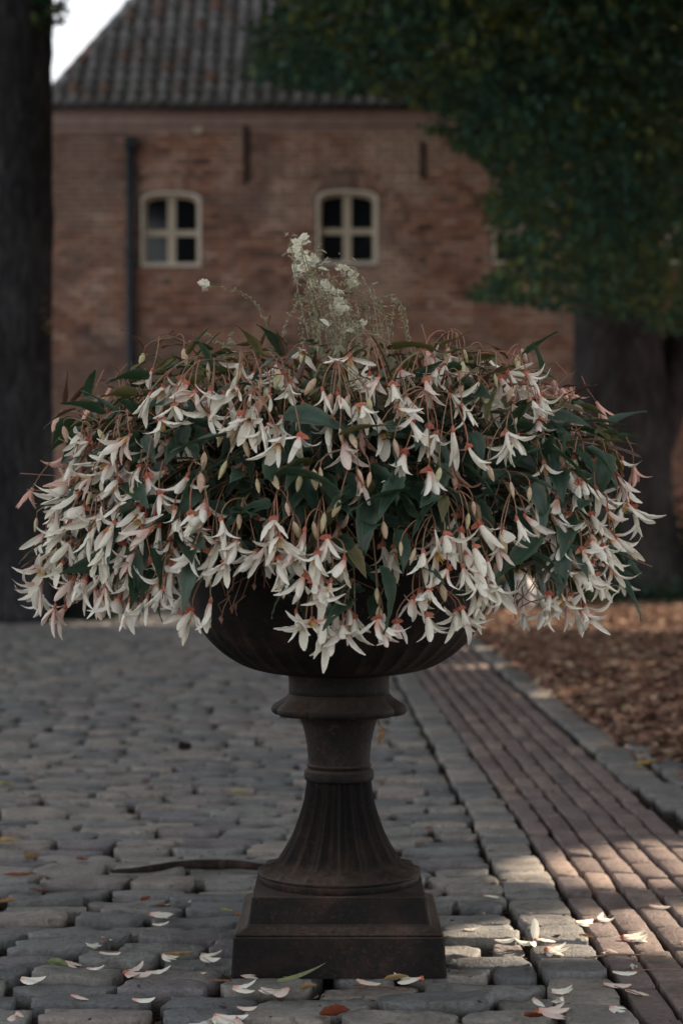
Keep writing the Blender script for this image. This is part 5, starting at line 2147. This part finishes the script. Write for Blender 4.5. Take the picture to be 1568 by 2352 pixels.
curl_leaf('dry_leaf', 10, 1938, 0.09, 0.05, 0.1, 'dry_leaf', 'broad pale dry leaf at the left edge of the middle cobbles', 0.3)
curl_leaf('dry_leaf', 1480, 1768, 0.09, 0.05, -0.4, 'yellow_leaf', 'pale yellow leaf at the edge of the planting bed', 0.5, 0.02)
curl_leaf('dry_leaf', 1345, 2158, 0.035, 0.014, -0.6, 'dry_leaf', 'orange brown dry leaf on the sunlit kerb stone', 0.5)
curl_leaf('dry_leaf', 425, 1727, 0.06, 0.05, 0.6, 'root_wood', 'dark round leaf clump on the far cobbles left of the neck of the urn', 1.4)
curl_leaf('dry_leaf', 985, 1908, 0.03, 0.016, 0.6, 'rust_leaf', 'tiny red leaf on the cobbles right of the fluted foot', 0.4)

# willow like green leaf leaning on the plinth front
pts = [P(x, y, Yd) for x, y, Yd in ((636, 2252, 3.40), (665, 2252, 3.42), (695, 2246, 3.45), (720, 2230, 3.468), (748, 2211, 3.47))]
V, F = [], []
c0 = pts[0].copy()
sm = bez(pts[0], pts[1], pts[3], pts[4], 12)
for i, q in enumerate(sm):
    t = i / 12
    w = 0.0045 * (math.sin(PI * min(1, t * 0.9 + 0.08)) ** 0.8) * (1.5 - t)
    V += [tuple(q - c0 + Vector((0.3 * w, 0, w))), tuple(q - c0 + Vector((0, -0.001, 0))), tuple(q - c0 - Vector((0.3 * w, 0, w)))]
for i in range(12):
    F += [(3 * i, 3 * i + 1, 3 * i + 4, 3 * i + 3), (3 * i + 1, 3 * i + 2, 3 * i + 5, 3 * i + 4)]
o = link('narrow_leaf', mesh_of('narrow_leaf', V, F, 'pale_green_leaf'))
o.location = c0
tag(o, 'long narrow grey green leaf leaning against the front of the plinth', 'leaf')

# dry leaf hanging in cobweb under the flange
q0 = P(868, 1652, 3.60)
V, F = [], []
pth = [(0, 0), (3, 14), (12, 22), (10, 34), (4, 46), (0, 58)]
for i, (dx_, dyp) in enumerate(pth):
    w = [1.0, 4.5, 4.0, 6.5, 4.5, 0.6][i] / 1166
    c = Vector((dx_ / 1166, 0.003 * math.sin(i), -dyp / 1166))
    V += [tuple(c + Vector((-w, 0, 0.4 * w))), tuple(c + Vector((0, -0.003, 0))), tuple(c + Vector((w, 0.001, -0.3 * w)))]
for i in range(len(pth) - 1):
    F += [(3 * i, 3 * i + 1, 3 * i + 4, 3 * i + 3), (3 * i + 1, 3 * i + 2, 3 * i + 5, 3 * i + 4)]
o = link('hanging_leaf', mesh_of('hanging_leaf', V, F, 'dry_leaf'))
o.location = q0
tag(o, 'twisted tan dry leaf hanging under the right side of the urn flange', 'leaf')
for nm, (xa, xb, yb), lab in (('cobweb', (640, 668, 1641), 'wisp of dark cobweb with bits under the left side of the flange'), ('cobweb', (872, 912, 1641), 'wisp of dark cobweb with bits under the right side of the flange')):
    JC = Join()
    c0 = P((xa + xb) / 2, yb, 3.64)
    for k in range(14):
        a = P(random.uniform(xa, xb), yb, 3.64) - c0
        b = a + Vector((random.gauss(0, 0.008), random.gauss(0, 0.004), -random.uniform(0.003, 0.010)))
        v, f = tube_vf([a, (a + b) / 2 + Vector((0, 0, -0.003)), b], 0.00045, 4)
        JC.add(v, [g_ for g_ in f if len(g_) == 4], None, random.random())
    o = JC.build(nm, 'litter', None, False)
    o.location = c0
    tag(o, lab, 'cobweb')

# thin twigs lying in front of the plinth and on the bricks
for (pp, rr, mat, lab) in [([(800, 2276), (850, 2272), (900, 2274), (930, 2281)], 0.0012, 'stem_brown', 'thin brown bent twig before the right half of the plinth'),
                           ([(1345, 2208), (1400, 2198), (1470, 2200), (1530, 2203)], 0.0022, 'gaura_stem', 'long green grassy stalk lying across the sunlit bricks'),
                           ([(1410, 2272), (1450, 2285), (1490, 2300)], 0.001, 'stem_brown', 'thin dark twig lying on the front bricks'),
                           ([(1450, 2237), (1500, 2233), (1560, 2234)], 0.0012, 'stalk_red', 'straight orange stalk on the bricks at the right edge')]:
    ps = [G(x, y) + Vector((0, 0, 0.006)) for x, y in pp]
    c0 = ps[0].copy()
    o = tube('twig', [q - c0 for q in ps], rr, mat, None, 5)
    o.location = c0
    tag(o, lab, 'twig')
